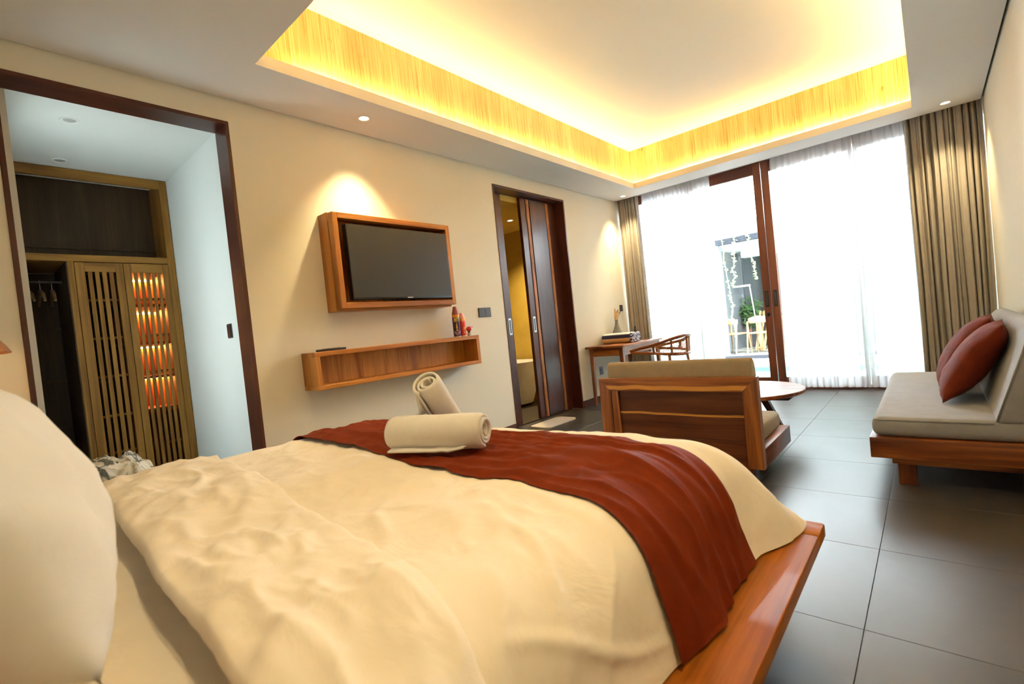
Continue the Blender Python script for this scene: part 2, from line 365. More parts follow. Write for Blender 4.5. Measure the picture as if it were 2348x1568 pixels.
# ---- glazed sliding doors
xs = [-3.285, -2.375, -1.472, -.555, .455]
wl = ['fixed glazed leaf behind the left drape', 'glazed sliding leaf left uncovered between the sheers', 'glazed sliding leaf behind the right sheer', 'glazed leaf behind the right drape']
for k in range(4):
    t = thing('window_%d' % (k+1), 'dark framed '+wl[k], 'window', (xs[k], YW, 0), kind='structure')
    a, bb = xs[k]+.003, xs[k+1]-.003; swa = .085 if k == 2 else .04; swb = .085 if k == 1 else .04
    y0, y1 = YW-.025, YW+.025
    obj('stile', box(a, a+swa, y0, y1, .02, 2.755, .003, 1), winw['z'], t)
    s2 = obj('stile', box(bb-swb, bb, y0, y1, .02, 2.755, .003, 1), winw['z'], t)
    obj('rail', box(a+swa, bb-swb, y0, y1, .02, .13, .003, 1), winw['x'], t)
    obj('rail', box(a+swa, bb-swb, y0, y1, 2.63, 2.755, .003, 1), winw['x'], t)
    obj('pane', box(a+swa, bb-swb, YW-.003, YW+.003, .13, 2.63), glass, t)
    if k in (1, 2):
        hx = (bb-.045) if k == 1 else (a+.045)
        h = obj('pull_handle', box(hx-.020, hx+.020, y0-.005, y0, 1.00, 1.20, .002, 1), black, t)
        obj('pull_recess', box(hx-.011, hx+.011, y0-.006, y0-.005, 1.02, 1.18), charcoal, h)
        if k == 1:
            obj('lock', lathe([(0.0, 0), (.022, 0), (.022, .012), (.012, .018), (0.001, .018)], n=20), black, t)
            lk = [c for c in t.children if c.name.startswith('lock')][0]
            lk.matrix_parent_inverse = Matrix.Translation(t.location).inverted() @ Matrix.Translation((hx, y0, .91)) @ Matrix.Rotation(R(90), 4, 'X')
struct('trim_1', box(XL, XR, YW-.05, YW+.06, -.012, .02), winw['x'], 'dark threshold track of the glazed doors', 'threshold')
struct('trim_2', box(XL, XR, YW-.05, YW+.06, 2.757, 2.80), winw['x'], 'dark head track of the glazed doors', 'head track')

# ================================================================ LAMPS
def downlight(x, y, z, label, lit=True, power=None, size=84, color=(1, .78, .41), blend=.9, grp=None):
    t = thing('downlight', label, 'downlight', (x, y, z), group=grp)
    obj('trim_ring', lathe([(.034, .004), (.034, -.001), (.037, -.004), (.046, -.003), (.048, 0), (.048, .004)], (x, y, z), 28), white_g, t, True)
    obj('lens', lathe([(.001, -.0005), (.030, -.0005), (.0335, .003), (.001, .004)], (x, y, z), 24), lens_m if lit else lens_off, t, True)
    if lit:
        l = bpy.data.lights.new('downlight_beam', 'SPOT'); l.energy = power or DOWN_W; l.color = color; l.spot_size = R(size); l.spot_blend = blend; l.shadow_soft_size = .03
        lo = bpy.data.objects.new('downlight_beam', l); COL.objects.link(lo); attach(lo, t); lo.location = (x, y, z-.012)
    return t
downlight(-3.03, 2.10, ZC, 'lit downlight in the ceiling above the television', grp='bedroom downlights')
downlight(.20, 6.06, ZC, 'lit downlight in front of the right taupe drape', power=90, grp='bedroom downlights')
downlight(-3.06, 6.10, ZC, 'lit downlight in the far corner above the desk', power=110, grp='bedroom downlights')
downlight(-1.45, .98, ZC, 'added unseen downlight brightening the middle of the bed', power=45, size=130, blend=1.0, grp='bedroom downlights')  # added lamp out of view, lifts the light on the bed
downlight(.20, .75, ZC, 'added unseen downlight brightening the near side of the bed', power=75, size=115, blend=1.0, grp='bedroom downlights')  # added lamp out of view, lights the hanging side of the duvet
downlight(-3.80, .575, CZ, 'unlit downlight in the closet ceiling nearest the opening', lit=False, grp='closet downlights')
downlight(-4.56, .61, CZ, 'unlit downlight in the closet ceiling nearest the wardrobe', lit=False, grp='closet downlights')
downlight(-4.06, 4.87, BZ, 'lit downlight in the ochre bathroom ceiling', power=240, size=120, blend=.9, color=(1, .78, .4))

# ================================================================ CURTAINS
def curtain(name, x0, x1, y, z0, z1, n, amp, mat, label, cat, thick=0, seed=1, edge=None, drift=0, nz=24, per=8, grp=None):
    rnd = random.Random(seed); ph = [rnd.uniform(-.5, .5) for _ in range(n+2)]; am = [rnd.uniform(.6, 1.25) for _ in range(n+2)]
    def fn(u, v):
        s = u*n+.55*noise.noise(Vector((u*n*.55, seed, .5)))*math.sin(PI*u); k = int(min(max(s, 0), n-1e-6)); fr_ = min(max(s-k, 0), 1)
        e = edge(v) if edge else (0, 0)
        xx0, xx1 = x0+e[0], x1+e[1]
        aa = am[k]*(1-fr_)+am[k+1]*fr_; p = ph[k]*(1-fr_)+ph[k+1]*fr_
        q = math.sin(2*PI*s+p*1.3+.5*noise.noise(Vector((s*.9, v*1.6, seed+3)))*v); q = math.copysign(abs(q)**.75, q)
        yy = y + amp*aa*q + .35*amp*math.sin(2*PI*s*2.3+p*4+v*1.5) + .014*noise.noise(Vector((s*.8, v*2.2, seed)))
        xx = xx0+(xx1-xx0)*u + .2*(x1-x0)/n*math.sin(2*PI*s+p+1.2) + drift*v*noise.noise(Vector((s*.5, v*1.5, seed+9)))
        return (min(max(xx, XL+.004), XR-.004), yy, z1+(z0-z1)*v)
    bm = grid(fn, n*per, nz, 0)
    return tag(obj(name, bm, mat, None, 'all'), label, cat, grp)
curtain('drape', -3.275, -2.99, 6.345, .02, 2.80, 7, .034, drape_m, 'narrow gathered taupe drape beside the desk', 'curtain', seed=3, edge=lambda v: (0, -.01*v+.05*v), drift=.03, per=16, grp='taupe drapes')
curtain('drape', -.12, .445, 6.345, .02, 2.80, 12, .040, drape_m, 'wide pleated taupe drape behind the sofa', 'curtain', seed=5, edge=lambda v: (.02*v, 0), drift=.03, per=16, grp='taupe drapes')
curtain('sheer_curtain', -2.975, -2.055, 6.45, .03, 2.82, 17, .020, sheer, 'white sheer curtain between the narrow drape and the bare glass', 'curtain', seed=11, edge=lambda v: (0, .10*v*(1-v)*0+.02*v), drift=.03, per=8, grp='white sheers')
curtain('sheer_curtain', -1.335, -.10, 6.45, .03, 2.82, 22, .020, sheer, 'white sheer curtain right of the bare glass', 'curtain', seed=13, edge=lambda v: (-.02*math.sin(v*3.0)-.03*math.sin(v*9)*.35, 0), drift=.03, per=8, grp='white sheers')
tag(obj('curtain_track', box(XL+.01, XR-.01, 6.33, 6.36, 2.80, 2.82), steel), 'slim metal curtain track in the ceiling pocket for the drapes', 'curtain track')
tag(obj('sheer_track', box(XL+.01, XR-.01, 6.435, 6.465, 2.82, 2.84), steel), 'slim metal curtain track nearest the glass for the sheers', 'curtain track')

# ================================================================ BED
PZ, PT = .28, .05
PX0, PX1, PY0, PY1 = -2.66, -.322, -.56, 1.90
bed = thing('bed', 'low teak platform bed with a thick white mattress', 'bed', (-1.49, .7, 0))
pw = .26
obj('side_rail', box(PX1-pw, PX1, PY0, PY1-.115, PZ-PT, PZ, .008), bedw['y'], bed, True)
obj('side_rail', box(PX0, PX0+pw, PY0, PY1-.115, PZ-PT, PZ, .008), bedw['y'], bed, True)
obj('foot_rail', box(PX0, PX1, PY1-.112, PY1, PZ-PT, PZ, .008), bedw['x'], bed, True)
obj('deck', box(PX0+pw, PX1-pw, PY0, PY1-.115, PZ-PT, PZ-.006), bedw['x'], bed)
obj('plinth', box(PX0+.32, PX1-.32, PY0+.1, PY1-.35, 0, PZ-PT, .004), drk['y'], bed)
obj('headboard', box(PX0, PX1, PY0-.03, PY0+.04, PZ, 1.12, .01), bedw['x'], bed, True)
MX0, MX1, MY0, MY1, MZ = -2.44, -.62, -.50, 1.60, .57
obj('mattress', box(MX0, MX1, MY0, MY1, PZ, MZ, .05, 4), linen, bed, True)
# draped surface over the mattress
IX0, IX1, IY1, TOPZ, DROP = -2.36, -.70, 1.55, .622, .335
def wr(x, y):
    z = .018*noise.noise(Vector((x*1.7, y*2.1, .3))) + .012*noise.noise(Vector((x*4.0+3, y*5, 1.1)))
    n1 = noise.noise(Vector((x*3.0-y*2.4, y*6.0+x*2.2, 4.2))); z += .030*max(0, .30-abs(n1))**1.3
    n2 = noise.noise(Vector((x*8+y*5, y*6-x*5, 7.7))); z += .020*max(0, .26-abs(n2))**1.3
    n3 = noise.noise(Vector((x*5.5, y*3.2+x*3, 2.9))); z += .022*max(0, .25-abs(n3))**1.3
    return z-.008
CREASES = [((-.52, .50), (-.24, .98), .010, .016), ((-.80, .80), (-.26, .60), .009, .014), ((-.62, .95), (-.30, .70), .007, .012), ((-1.25, .80), (-1.02, .62), .006, .014),
           ((-1.18, .66), (-.98, .82), .006, .012), ((-1.75, .86), (-1.35, .70), .007, .02), ((-.66, .62), (-.40, .48), .008, .014), ((-1.0, .92), (-.72, .86), .006, .016)]
def crease(sx, sy):
    h = 0
    for (x0, y0), (x1, y1), am, wd in CREASES:
        ex, ey = x1-x0, y1-y0; t = ((sx-x0)*ex+(sy-y0)*ey)/(ex*ex+ey*ey)
        if -.05 < t < 1.05:
            d = ((sx-x0)*ey-(sy-y0)*ex)/math.hypot(ex, ey)+.012*math.sin(t*7)
            h += am*math.exp(-(d/wd)**2)*math.sin(PI*min(1, max(0, t)))**.6
    return h
def drape(sx, sy, off=0., wob=1.0, hang=1.0, seedv=0.):
    """sheet coordinates -> point; |excess| runs 0..1 over the hang"""
    dx = (sx-IX1) if sx > IX1 else (sx-IX0 if sx < IX0 else 0.); dy = (sy-IY1) if sy > IY1 else 0.
    bx = min(max(sx, IX0), IX1); by = min(sy, IY1)
    Lm = max(abs(dx), abs(dy))/.50
    if Lm == 0: return Vector((bx, by, TOPZ+off+wr(bx, by)*wob+crease(sx, sy)))
    th = math.atan2(abs(dy), abs(dx)); s = math.sin(2*th)**2
    n = Vector((math.copysign(math.cos(th), dx) if dx else 0, math.sin(th), 0)).normalized()
    r_ = .20+.12*s
    fold = .05*math.sin((sy*9+noise.noise(Vector((sy*2, sx, seedv)))*3) if abs(dx) >= abs(dy) else sx*8)
    fl = .14+.16*min(1, max(0, (sy-.55)/.6))+.45*s+fold*.6; a1 = PI/2-fl
    dropA = r_*(1-math.cos(a1)); Ltot = r_*a1+(DROP-dropA)/math.sin(a1)
    l = min(Lm*hang, 1.0)*Ltot
    if l < r_*a1: a = l/r_; out, dr = r_*math.sin(a), r_*(1-math.cos(a))
    else: out = r_*math.sin(a1)+(l-r_*a1)*math.cos(a1); dr = dropA+(l-r_*a1)*math.sin(a1)
    k = min(1, Lm)
    cr = .012*noise.noise(Vector((sx*5+seedv, sy*6, 2.2)))+.014*max(0, .3-abs(noise.noise(Vector((sx*4-sy*3, sy*5+sx*4, 9.1+seedv)))))
    h = crease(sx, sy); out += h*min(1, Lm*2)+off*min(1, Lm*1.6)+cr*k+.012*math.sin(sy*13+sx*5)*k*k
    zz = TOPZ-dr+h*(1-min(1, Lm*1.5))+off*(1-min(1, Lm*1.2))+wr(bx, by)*wob*(1-.75*k)
    return Vector((bx+n.x*out, by+n.y*out, max(zz, PZ+.004+off*.5)))
SX0, SX1, SY1 = IX0-.5, IX1+.5, IY1+.5
def head_line(x): return .315-.11*((x+2.45)/1.9)+.025*noise.noise(Vector((x*2.2, 0, 3)))
def fold_line(x): return .74-.27*((x+2.45)/1.95)+.03*noise.noise(Vector((x*1.6, 5, 3)))
duv = thing('duvet', 'rumpled white duvet spread over the bed with its head end folded back', 'duvet', (-1.5, .9, TOPZ))
def fn(u, v):
    sx = SX0+(SX1-SX0)*u; y0 = head_line(min(max(sx, IX0), IX1)); return drape(sx, y0+(SY1-y0)*v)
obj('cover', grid(fn, 240, 190), linen, duv, 'all')
def fnf(u, v):
    sx = SX0+(SX1-SX0)*u; xc = min(max(sx, IX0-.1), IX1+.2); y0 = head_line(xc)-.012; y1 = fold_line(xc)
    # underside returns at both ends so that the layer reads as a thick fold
    t = v; prof = math.sin(PI*min(1, max(0, t)))**.22 if 0 < t < 1 else 0
    p = drape(sx, y0+(y1-y0)*t, .004+.030*prof + .014*noise.noise(Vector((sx*4+t*2, t*3.0+sx*1.2, 8)))*prof + .060*prof*max(0, .28-abs(noise.noise(Vector((sx*3.2+t*1.8, t*1.6-sx*2.6, 6)))))**1.2 + .035*prof*max(0, .25-abs(noise.noise(Vector((sx*7-t*2.2, t*2.4+sx*4, 16)))))**1.2, 1.0)
    return p
obj('fold_back', grid(fnf, 190, 60), linen, duv, 'all')
def run_h(x): return 1.075-.10*((x+2.4)/1.9)
run0 = lambda sx: run_h(sx)+.012*noise.noise(Vector((sx*3, 1, 1)))
run1 = lambda sx: 1.495+.010*noise.noise(Vector((sx*3, 4, 1)))
def fnr(u, v):
    sx = SX0+(SX1-SX0)*u; y0, y1 = run0(sx), run1(sx)
    # the runner rucks into long creases across the bed
    sy = y0+(y1-y0)*v
    c = .022*max(0, .32-abs(noise.noise(Vector((sx*1.5+sy*.8, sy*10, 3.3)))))+.013*max(0, .3-abs(noise.noise(Vector((sx*3.2+sy*3, sy*17, 5.5)))))
    e = min(v, 1-v)*12; e = min(1, e)
    sxc = sx
    p = drape(min(sxc, IX1+.5), min(sy, IY1+.499), .004+.008*e+c*1.6, 1.0)
    return p
runner = tag(obj('bed_runner', grid(fnr, 190, 70), runner_m, None, 'all'), 'terracotta red bed runner across the foot of the bed', 'bed runner')
# pillows
def cushion_bm(w_, h_, t_, nu=36, nv=28, ear=.06, wrk=.006, seed=0, p=2.4):
    bm = BM(); top = []; bot = []
    for i in range(nu+1):
        a, b_ = [], []
        for j in range(nv+1):
            u = -1+2*i/nu; v = -1+2*j/nv
            x = w_/2*u*(1-ear*(1-abs(v)**2)*abs(u)); y = h_/2*v*(1-ear*(1-abs(u)**2)*abs(v))
            th = t_/2*max(0, (1-abs(u)**p))**.55*max(0, (1-abs(v)**p))**.55
            n = wrk*noise.noise(Vector((x*9+seed, y*9, seed)))*(1 if th > 0 else 0)+wrk*.9*max(0, .3-abs(noise.noise(Vector((x*7, y*7+seed, 4)))))*(1 if th > 0 else 0)
            a.append(bm.verts.new((x, y, th+n)))
            b_.append(a[-1] if (i in (0, nu) or j in (0, nv)) else bm.verts.new((x, y, -th+n)))
        top.append(a); bot.append(b_)
    for i in range(nu):
        for j in range(nv):
            bm.faces.new((top[i][j], top[i+1][j], top[i+1][j+1], top[i][j+1]))
            bm.faces.new((bot[i][j], bot[i][j+1], bot[i+1][j+1], bot[i+1][j]))
    return bm
def place(o, loc, rx=0, ry=0, rz=0): o.location = loc; o.rotation_euler = (rx, ry, rz); return o
pl = obj('pillow', cushion_bm(.70, .56, .32, seed=1, wrk=.022), pillow_m, None, 'all')
tag(place(pl, (-1.25, -.02, .86), R(120), 0, R(-4)), 'plump white pillow leaning at the near left edge of the photo', 'pillow', 'bed pillows')
p2 = obj('pillow', cushion_bm(.70, .50, .24, seed=5, wrk=.012), pillow_m, None, 'all')
tag(place(p2, (-2.02, -.05, .84), R(117), 0, R(3)), 'white pillow on the far side of the bed, behind the nearer one', 'pillow', 'bed pillows')
p3 = obj('pillow', cushion_bm(.70, .50, .15, seed=9, wrk=.010), pillow_m, None, 'all')
tag(place(p3, (-1.36, -.40, .86), R(100), 0, R(1)), 'white pillow tucked between the plump near pillow and the headboard', 'pillow', 'bed pillows')

# towels
def spiral_roll(name, a, b_, rad, label, turns=2.6, seed=0, flat=1.0, tail=0.):
    a, b_ = Vector(a), Vector(b_); ax = (b_-a); ln = ax.length; ax.normalize()
    e1 = Vector((0, 0, 1)).cross(ax).normalized(); e2 = ax.cross(e1)
    th = .011; pts = []
    n = int(turns*30)
    for i in range(n+1):
        t = i/n; an = turns*2*PI*(t-1)-PI/2-.25; r_ = .012+(rad-.012-th/2)*t; pts.append((an, r_))
    bm = BM(); nl = 22; rows = []
    for j in range(nl+1):
        v = j/nl; rr_ = 1-.10*max(0, (abs(v-.5)*2-.86)/.14)**2
        bulge = 1+.02*noise.noise(Vector((v*3, seed, 0)))
        row = []
        for an, r_ in pts:
            r2_ = r_*rr_*bulge*(1+.025*noise.noise(Vector((math.cos(an)*1.2, math.sin(an)*1.2, v*4+seed))))
            sh = .010*math.sin(an*.5+seed)*(1 if v in (0, 1) else abs(v-.5)*2)
            row.append(bm.verts.new(a+ax*(ln*v+sh*(1 if v > .5 else -1)*.5)+(e1*math.cos(an)+e2*math.sin(an)*flat)*r2_))
        rows.append(row)
    for j in range(nl):
        for i in range(n): bm.faces.new((rows[j][i], rows[j+1][i], rows[j+1][i+1], rows[j][i+1]))
    bm.normal_update(); bmesh.ops.solidify(bm, geom=bm.faces[:], thickness=th*.85)
    return bm
TR = .064
bed_top = max(drape(-1.58+.34*k/6, 1.07+.13*k/6, .014).z for k in range(7))+.006
tw = thing('rolled_towel', 'rolled beige towel lying across the red runner', 'towel', (-1.42, 1.16, bed_top), group='rolled towels')
obj('roll', spiral_roll('roll', (-1.60, 1.085, bed_top+TR+.004), (-1.235, 1.225, bed_top+TR+.004), TR, '', 3.2, 1), towel_m, tw, 'all')
def flap(u, v):
    A = Vector((-1.60, 1.085, 0)); B = Vector((-1.235, 1.225, 0)); d = (B-A); nrm = Vector((d.y, -d.x, 0)).normalized()
    p = A+d*(.05+.80*u)+nrm*(.02+.058*v)
    return (p.x, p.y, bed_top+.006+.010*(1-v)+.008*max(0, noise.noise(Vector((u*5, v*2, 1))))+.012*max(0, u-.8)*5*v)
obj('loose_edge', grid(flap, 30, 8, .006), towel_m, tw, 'all')
tw2 = thing('rolled_towel', 'rolled beige towel propped upright on the lying towel roll', 'towel', (-1.52, 1.30, bed_top), group='rolled towels')
A2 = Vector((-1.556, 1.345, bed_top+.055)); B2 = Vector((-1.508, 1.20, bed_top+.243))
obj('roll', spiral_roll('roll', A2, B2, .062, '', 2.5, 4), towel_m, tw2, 'all')
def flap2(u, v):
    ax = (B2-A2).normalized(); e1 = Vector((0, 0, 1)).cross(ax).normalized(); e2 = ax.cross(e1)
    c = A2+(B2-A2)*(.96-.62*u)
    ang = -PI*.62-.55*u; r_ = .060+.004+.012*math.sin(u*PI)*v
    q = c+(e1*math.cos(ang)+e2*math.sin(ang))*r_ + Vector((.012*math.sin(u*7)*v, -.004-.030*u*v, -.065*v*u-.02*v))
    q.z = max(q.z, bed_top+.12)
    return q
obj('folded_corner', grid(flap2, 20, 10, .006), towel_m, tw2, 'all')

# ================================================================ TELEVISION WALL
t = thing('tv_cabinet', 'teak box frame mounted on the wall around the television', 'tv frame', (XL, 2.34, 1.31))
cy0, cy1, cz0, cz1, cxf = 1.795, 2.885, 1.305, 2.005, -3.165
obj('case_side', box(XL, cxf, cy0, cy0+.025, cz0, cz1, .002, 1), teak['z'], t)
obj('case_side', box(XL, cxf, cy1-.025, cy1, cz0, cz1, .002, 1), teak['z'], t)
obj('case_top', box(XL, cxf, cy0+.025, cy1-.025, cz1-.025, cz1, .002, 1), teak['y'], t)
obj('case_bottom', box(XL, cxf, cy0+.025, cy1-.025, cz0, cz0+.025, .002, 1), teak['y'], t)
obj('back_panel', box(XL+.002, XL+.012, cy0+.025, cy1-.025, cz0+.025, cz1-.025), teak['z'], t)
f0, f1, fz0, fz1, fx0, fx1, fwid = 1.798, 2.882, 1.318, 1.996, -3.158, -3.098, .040
obj('face_frame', box(fx0, fx1, f0, f0+fwid, fz0, fz1, .002, 1), teak['z'], t)
obj('face_frame', box(fx0, fx1, f1-fwid, f1, fz0, fz1, .002, 1), teak['z'], t)
obj('face_frame', box(fx0, fx1, f0+fwid, f1-fwid, fz1-fwid, fz1, .002, 1), teak['y'], t)
obj('face_frame', box(fx0, fx1, f0+fwid, f1-fwid, fz0, fz0+fwid, .002, 1), teak['y'], t)
tv = thing('television', 'black flat screen television set in the teak wall box', 'television', (-3.2, 2.37, 1.38))
obj('housing', box(-3.15, -3.096, 1.895, 2.840, 1.376, 1.92, .004), black, tv, True)
obj('bracket', box(XL+.013, -3.15, 2.25, 2.5, 1.55, 1.75, .004), charcoal, tv)
scr, nt, b = newmat('tv_screen'); b.inputs['Base Color'].default_value = (.022, .021, .018, 1); b.inputs['Roughness'].default_value = .35
bump(nt, b, noise_n(nt, coords(nt, (1, 1, 1)), 2, 2), .01, .001)
obj('screen', box(-3.096, -3.0945, 1.901, 2.834, 1.392, 1.914), scr, tv)
bm = BM()       # tiny silver wordmark strokes under the screen
for k in range(5): add_box(bm, -3.0945, -3.0935, 2.368+k*.011, 2.376+k*.011, 1.380, 1.389)
obj('logo', bm, steel, tv)
t = thing('wall_shelf', 'long open teak shelf box on the wall below the television', 'shelf', (XL, 2.34, .77))
s0, s1, sz0, sz1, sxf = 1.563, 3.115, .775, 1.032, -3.10
sz1r = sz1
obj('shelf_top', box(XL, sxf, s0, s1, sz1-.032, sz1, .002, 1), teak['y'], t)
obj('shelf_bottom', box(XL, sxf, s0, s1, sz0, sz0+.030, .002, 1), teak['y'], t)
obj('shelf_side', box(XL, sxf, s0, s0+.036, sz0+.030, sz1-.032, .002, 1), teak['z'], t)
obj('shelf_side', box(XL, sxf, s1-.036, s1, sz0+.030, sz1-.032, .002, 1), teak['z'], t)
for k in range(7):
    a = s0+.036+k*(s1-s0-.072)/7; obj('back_board', box(XL+.002, XL+.014, a+.0005, a+(s1-s0-.072)/7-.0005, sz0+.030, sz1-.032), teak['z'], t)
# things on the shelf
rm = thing('remote_control', 'slim black remote control lying at the left end of the shelf', 'remote', (-3.16, 1.72, sz1))
obj('remote_body', box(-3.185, -3.145, 1.615, 1.825, sz1, sz1+.016, .005), black, rm, True)
bm = BM()
for i in range(6):
    for j in range(2): add_box(bm, -3.178+j*.018, -3.168+j*.018, 1.66+i*.022, 1.672+i*.022, sz1+.016, sz1+.018)
obj('buttons', bm, charcoal, rm)
pp = tag(obj('paper_sheet', box(-3.262, -3.19, 1.60, 1.82, sz1, sz1+.002), white_g), 'white paper slip beside the remote on the shelf', 'paper')
purple = plain('can_purple', (.05, .012, .07), .3); orange = plain('can_orange', (.85, .33, .03), .35); pink = plain('can_cap_rose', (.35, .09, .075), .4)
red = plain('can_red', (.72, .045, .03), .3); pale_pink = plain('cap_pale_pink', (.80, .36, .33), .4); yellow = plain('print_yellow', (.85, .62, .04), .4); lilac = plain('print_lilac', (.55, .38, .6), .4)
def on_cyl(cx, cy, rad, quads, z0):
    """flat print: quads (ang0,ang1,z0,z1[,slant]) wrapped onto a can; angle measured from the side facing the room"""
    bm = BM()
    for q in quads:
        a0, a1, za, zb = q[:4]; sl = q[4] if len(q) > 4 else 0
        n = 4; lo = []; hi = []
        for k in range(n+1):
            a = a0+(a1-a0)*k/n
            lo.append(bm.verts.new((cx+rad*math.cos(a), cy+rad*math.sin(a), z0+za)))
            a += sl; hi.append(bm.verts.new((cx+rad*math.cos(a), cy+rad*math.sin(a), z0+zb)))
        for k in range(n): bm.faces.new((lo[k], lo[k+1], hi[k+1], hi[k]))
    return bm
def can(cx, cy, r_, h, body, cap, label, cap_h):
    t = thing('spray_can', label, 'spray can', (cx, cy, sz1), group='spray cans on the shelf')
    obj('can_body', lathe([(r_*.9, 0), (r_, .006), (r_, h-.03), (r_*.93, h-.022), (.001, h-.022)], (cx, cy, sz1), 24), body, t, True)
    obj('can_base', lathe([(r_*.96, 0), (r_*1.01, .002), (r_*1.01, .008), (r_*.96, .010)], (cx, cy, sz1), 24), steel, t, True)
    obj('collar', lathe([(r_*1.01, h-.040), (r_*1.02, h-.038), (r_*1.02, h-.020), (r_*1.0, h-.018)], (cx, cy, sz1), 24), orange, t, True)
    obj('cap', lathe([(r_*.97, h-.020), (r_*.95, h-.005), (r_*.62, h+cap_h*.6), (r_*.5, h+cap_h), (.001, h+cap_h)], (cx, cy, sz1), 24), cap, t, True)
    return t
c1 = can(-3.175, 2.925, .033, .215, purple, pink, 'taller purple spray can lettered HIT on the shelf end', .055)
cc = -.75      # print faces the camera side
Q = [(cc-.62, cc-.46, .135, .172, .1), (cc-.30, cc-.14, .135, .172, .1), (cc-.50, cc-.26, .150, .158, .03), (cc-.02, cc+.14, .135, .172, .1), (cc+.38, cc+.54, .135, .172, .1), (cc+.26, cc+.80, .163, .172, .02)]
obj('lettering', on_cyl(-3.175, 2.925, .0334, Q, sz1), yellow, c1)
Q = [(cc-.1+i*.05, cc+.25-i*.03, .075+i*.013, .089+i*.013) for i in range(4)]+[(cc-.2, cc+.45, .055, .062), (cc-.05, cc+.3, .064, .070)]
obj('emblem', on_cyl(-3.175, 2.925, .0334, Q, sz1), yellow, c1)
Q = []
for r_i in (.02, .031, .042):
    for k in range(10):
        a = -1+2*k/9.0; Q.append((cc+.1+a*.8-.1, cc+.1+a*.8+.1, .06-r_i*math.sqrt(max(0, 1-.7*a*a))-.0, .06-r_i*math.sqrt(max(0, 1-.7*a*a))+.0045))
obj('ring_print', on_cyl(-3.175, 2.925, .0334, Q, sz1), lilac, c1)
c2 = can(-3.18, 3.000, .029, .180, red, pale_pink, 'shorter red spray can beside the purple one', .030)
Q = [(cc+.1, cc+.4, .130, .135), (cc+.1, cc+.16, .135, .1425), (cc+.1, cc+.4, .1425, .147), (cc+.34, cc+.4, .147, .152), (cc+.1, cc+.4, .152, .156), (cc+.50, cc+.58, .130, .156), (cc+.2, cc+.8, .060, .085, .15), (cc+.3, cc+.7, .028, .046, -.1)]
obj('lettering', on_cyl(-3.18, 3.000, .0294, Q[:6], sz1), white_g, c2)
obj('emblem', on_cyl(-3.18, 3.000, .0294, Q[6:], sz1), orange, c2)
t = thing('red_capped_bottle', 'tiny bottle with a round red beaked cap at the shelf end', 'bottle', (-3.17, 3.065, sz1))
clear = plain('pale_bottle', (.62, .60, .50), .2)
obj('bottle_body', lathe([(.014, 0), (.016, .003), (.016, .022), (.009, .028), (.009, .034), (.001, .034)], (-3.17, 3.065, sz1), 18), clear, t, True)
obj('neck', lathe([(.011, .030), (.011, .042), (.001, .042)], (-3.17, 3.065, sz1), 16), black, t, True)
obj('round_cap', lathe([(.001, .038)]+[(.024*math.sin(a), .062-.024*math.cos(a)) for a in [k*PI/10 for k in range(1, 10)]]+[(.001, .086)], (-3.17, 3.065, sz1), 20), plain('cap_crimson', (.45, .012, .015), .35), t, True)
obj('beak', tube([(-3.165, 3.08, sz1+.075), (-3.162, 3.10, sz1+.080), (-3.160, 3.118, sz1+.078)], [.012, .007, .002], 10), plain('cap_pale', (.7, .25, .25), .4), t, True)
# switches
def switch(name, y, z, w_, h, n, label, x=XL, gap=.004):
    t = thing(name, label, 'switch', (x, y, z))
    obj('plate', box(x, x+.006, y-w_/2, y+w_/2, z-h/2, z+h/2, .002, 1), charcoal, t)
    for k in range(n):
        a = y-w_/2+k*w_/n; obj('rocker', box(x+.006, x+.010, a+gap, a+w_/n-gap, z-h/2+gap, z+h/2-gap, .002, 1), charcoal, t)
    return t
switch('light_switch', 3.415, 1.243, .176, .092, 2, 'double charcoal light switch between television and bathroom door')
switch('light_switch', 6.17, 1.19, .085, .090, 1, 'single black wall switch beside the narrow taupe drape')
t = thing('power_outlet', 'black power outlet low on the wall under the desk', 'outlet', (XL, 5.48, .40))
obj('plate', box(XL, XL+.006, 5.435, 5.525, .345, .455, .003, 1), black, t)
obj('socket', lathe([(.001, 0), (.022, 0), (.024, .004), (.020, .006), (.018, .002), (.001, .002)], (0, 0, 0), 20), charcoal, t, True, False)
so = [c for c in t.children if c.name.startswith('socket')][0]; so.location = (.006, 0, 0); so.rotation_euler = (0, R(90), 0)
t = thing('closet_switch', 'dark switch plate on the pale closet wall', 'switch', (-3.67, CY1, 1.24))
obj('plate', box(-3.715, -3.635, CY1-.006, CY1, 1.19, 1.29, .002, 1), charcoal, t); obj('rocker', box(-3.708, -3.642, CY1-.010, CY1-.006, 1.197, 1.283, .002, 1), black, t)

# ================================================================ WARDROBE
wr_ = thing('wardrobe', 'built-in wooden wardrobe with an open bay and two slatted doors', 'wardrobe', (WX, .8, 0))
wy0, wy1 = CY0+.004, CY1-.004; wxb = CX+.01; zm0, zm1 = 1.875, 1.925
obj('side_post', box(wxb, WX, wy0, wy0+.05, 0, CZ-.004, .002, 1), clo['z'], wr_)
obj('side_post', box(wxb, WX, wy1-.05, wy1, 0, CZ-.004, .002, 1), clo['z'], wr_)
obj('top_rail', box(WX-.03, WX, wy0+.05, wy1-.05, CZ-.075, CZ-.004, .002, 1), clo['y'], wr_)
obj('middle_rail', box(WX-.03, WX, wy0+.05, wy1-.05, zm0, zm1, .002, 1), clo['y'], wr_)
obj('upper_shelf', box(wxb, WX-.03, wy0+.05, wy1-.05, zm0+.005, zm0+.03), clo['y'], wr_)
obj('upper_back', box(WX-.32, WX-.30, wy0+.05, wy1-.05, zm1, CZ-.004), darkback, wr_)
obj('upper_inner_rail', box(WX-.30, WX-.285, wy0+.05, wy1-.05, 2.02, 2.035), darkback, wr_)
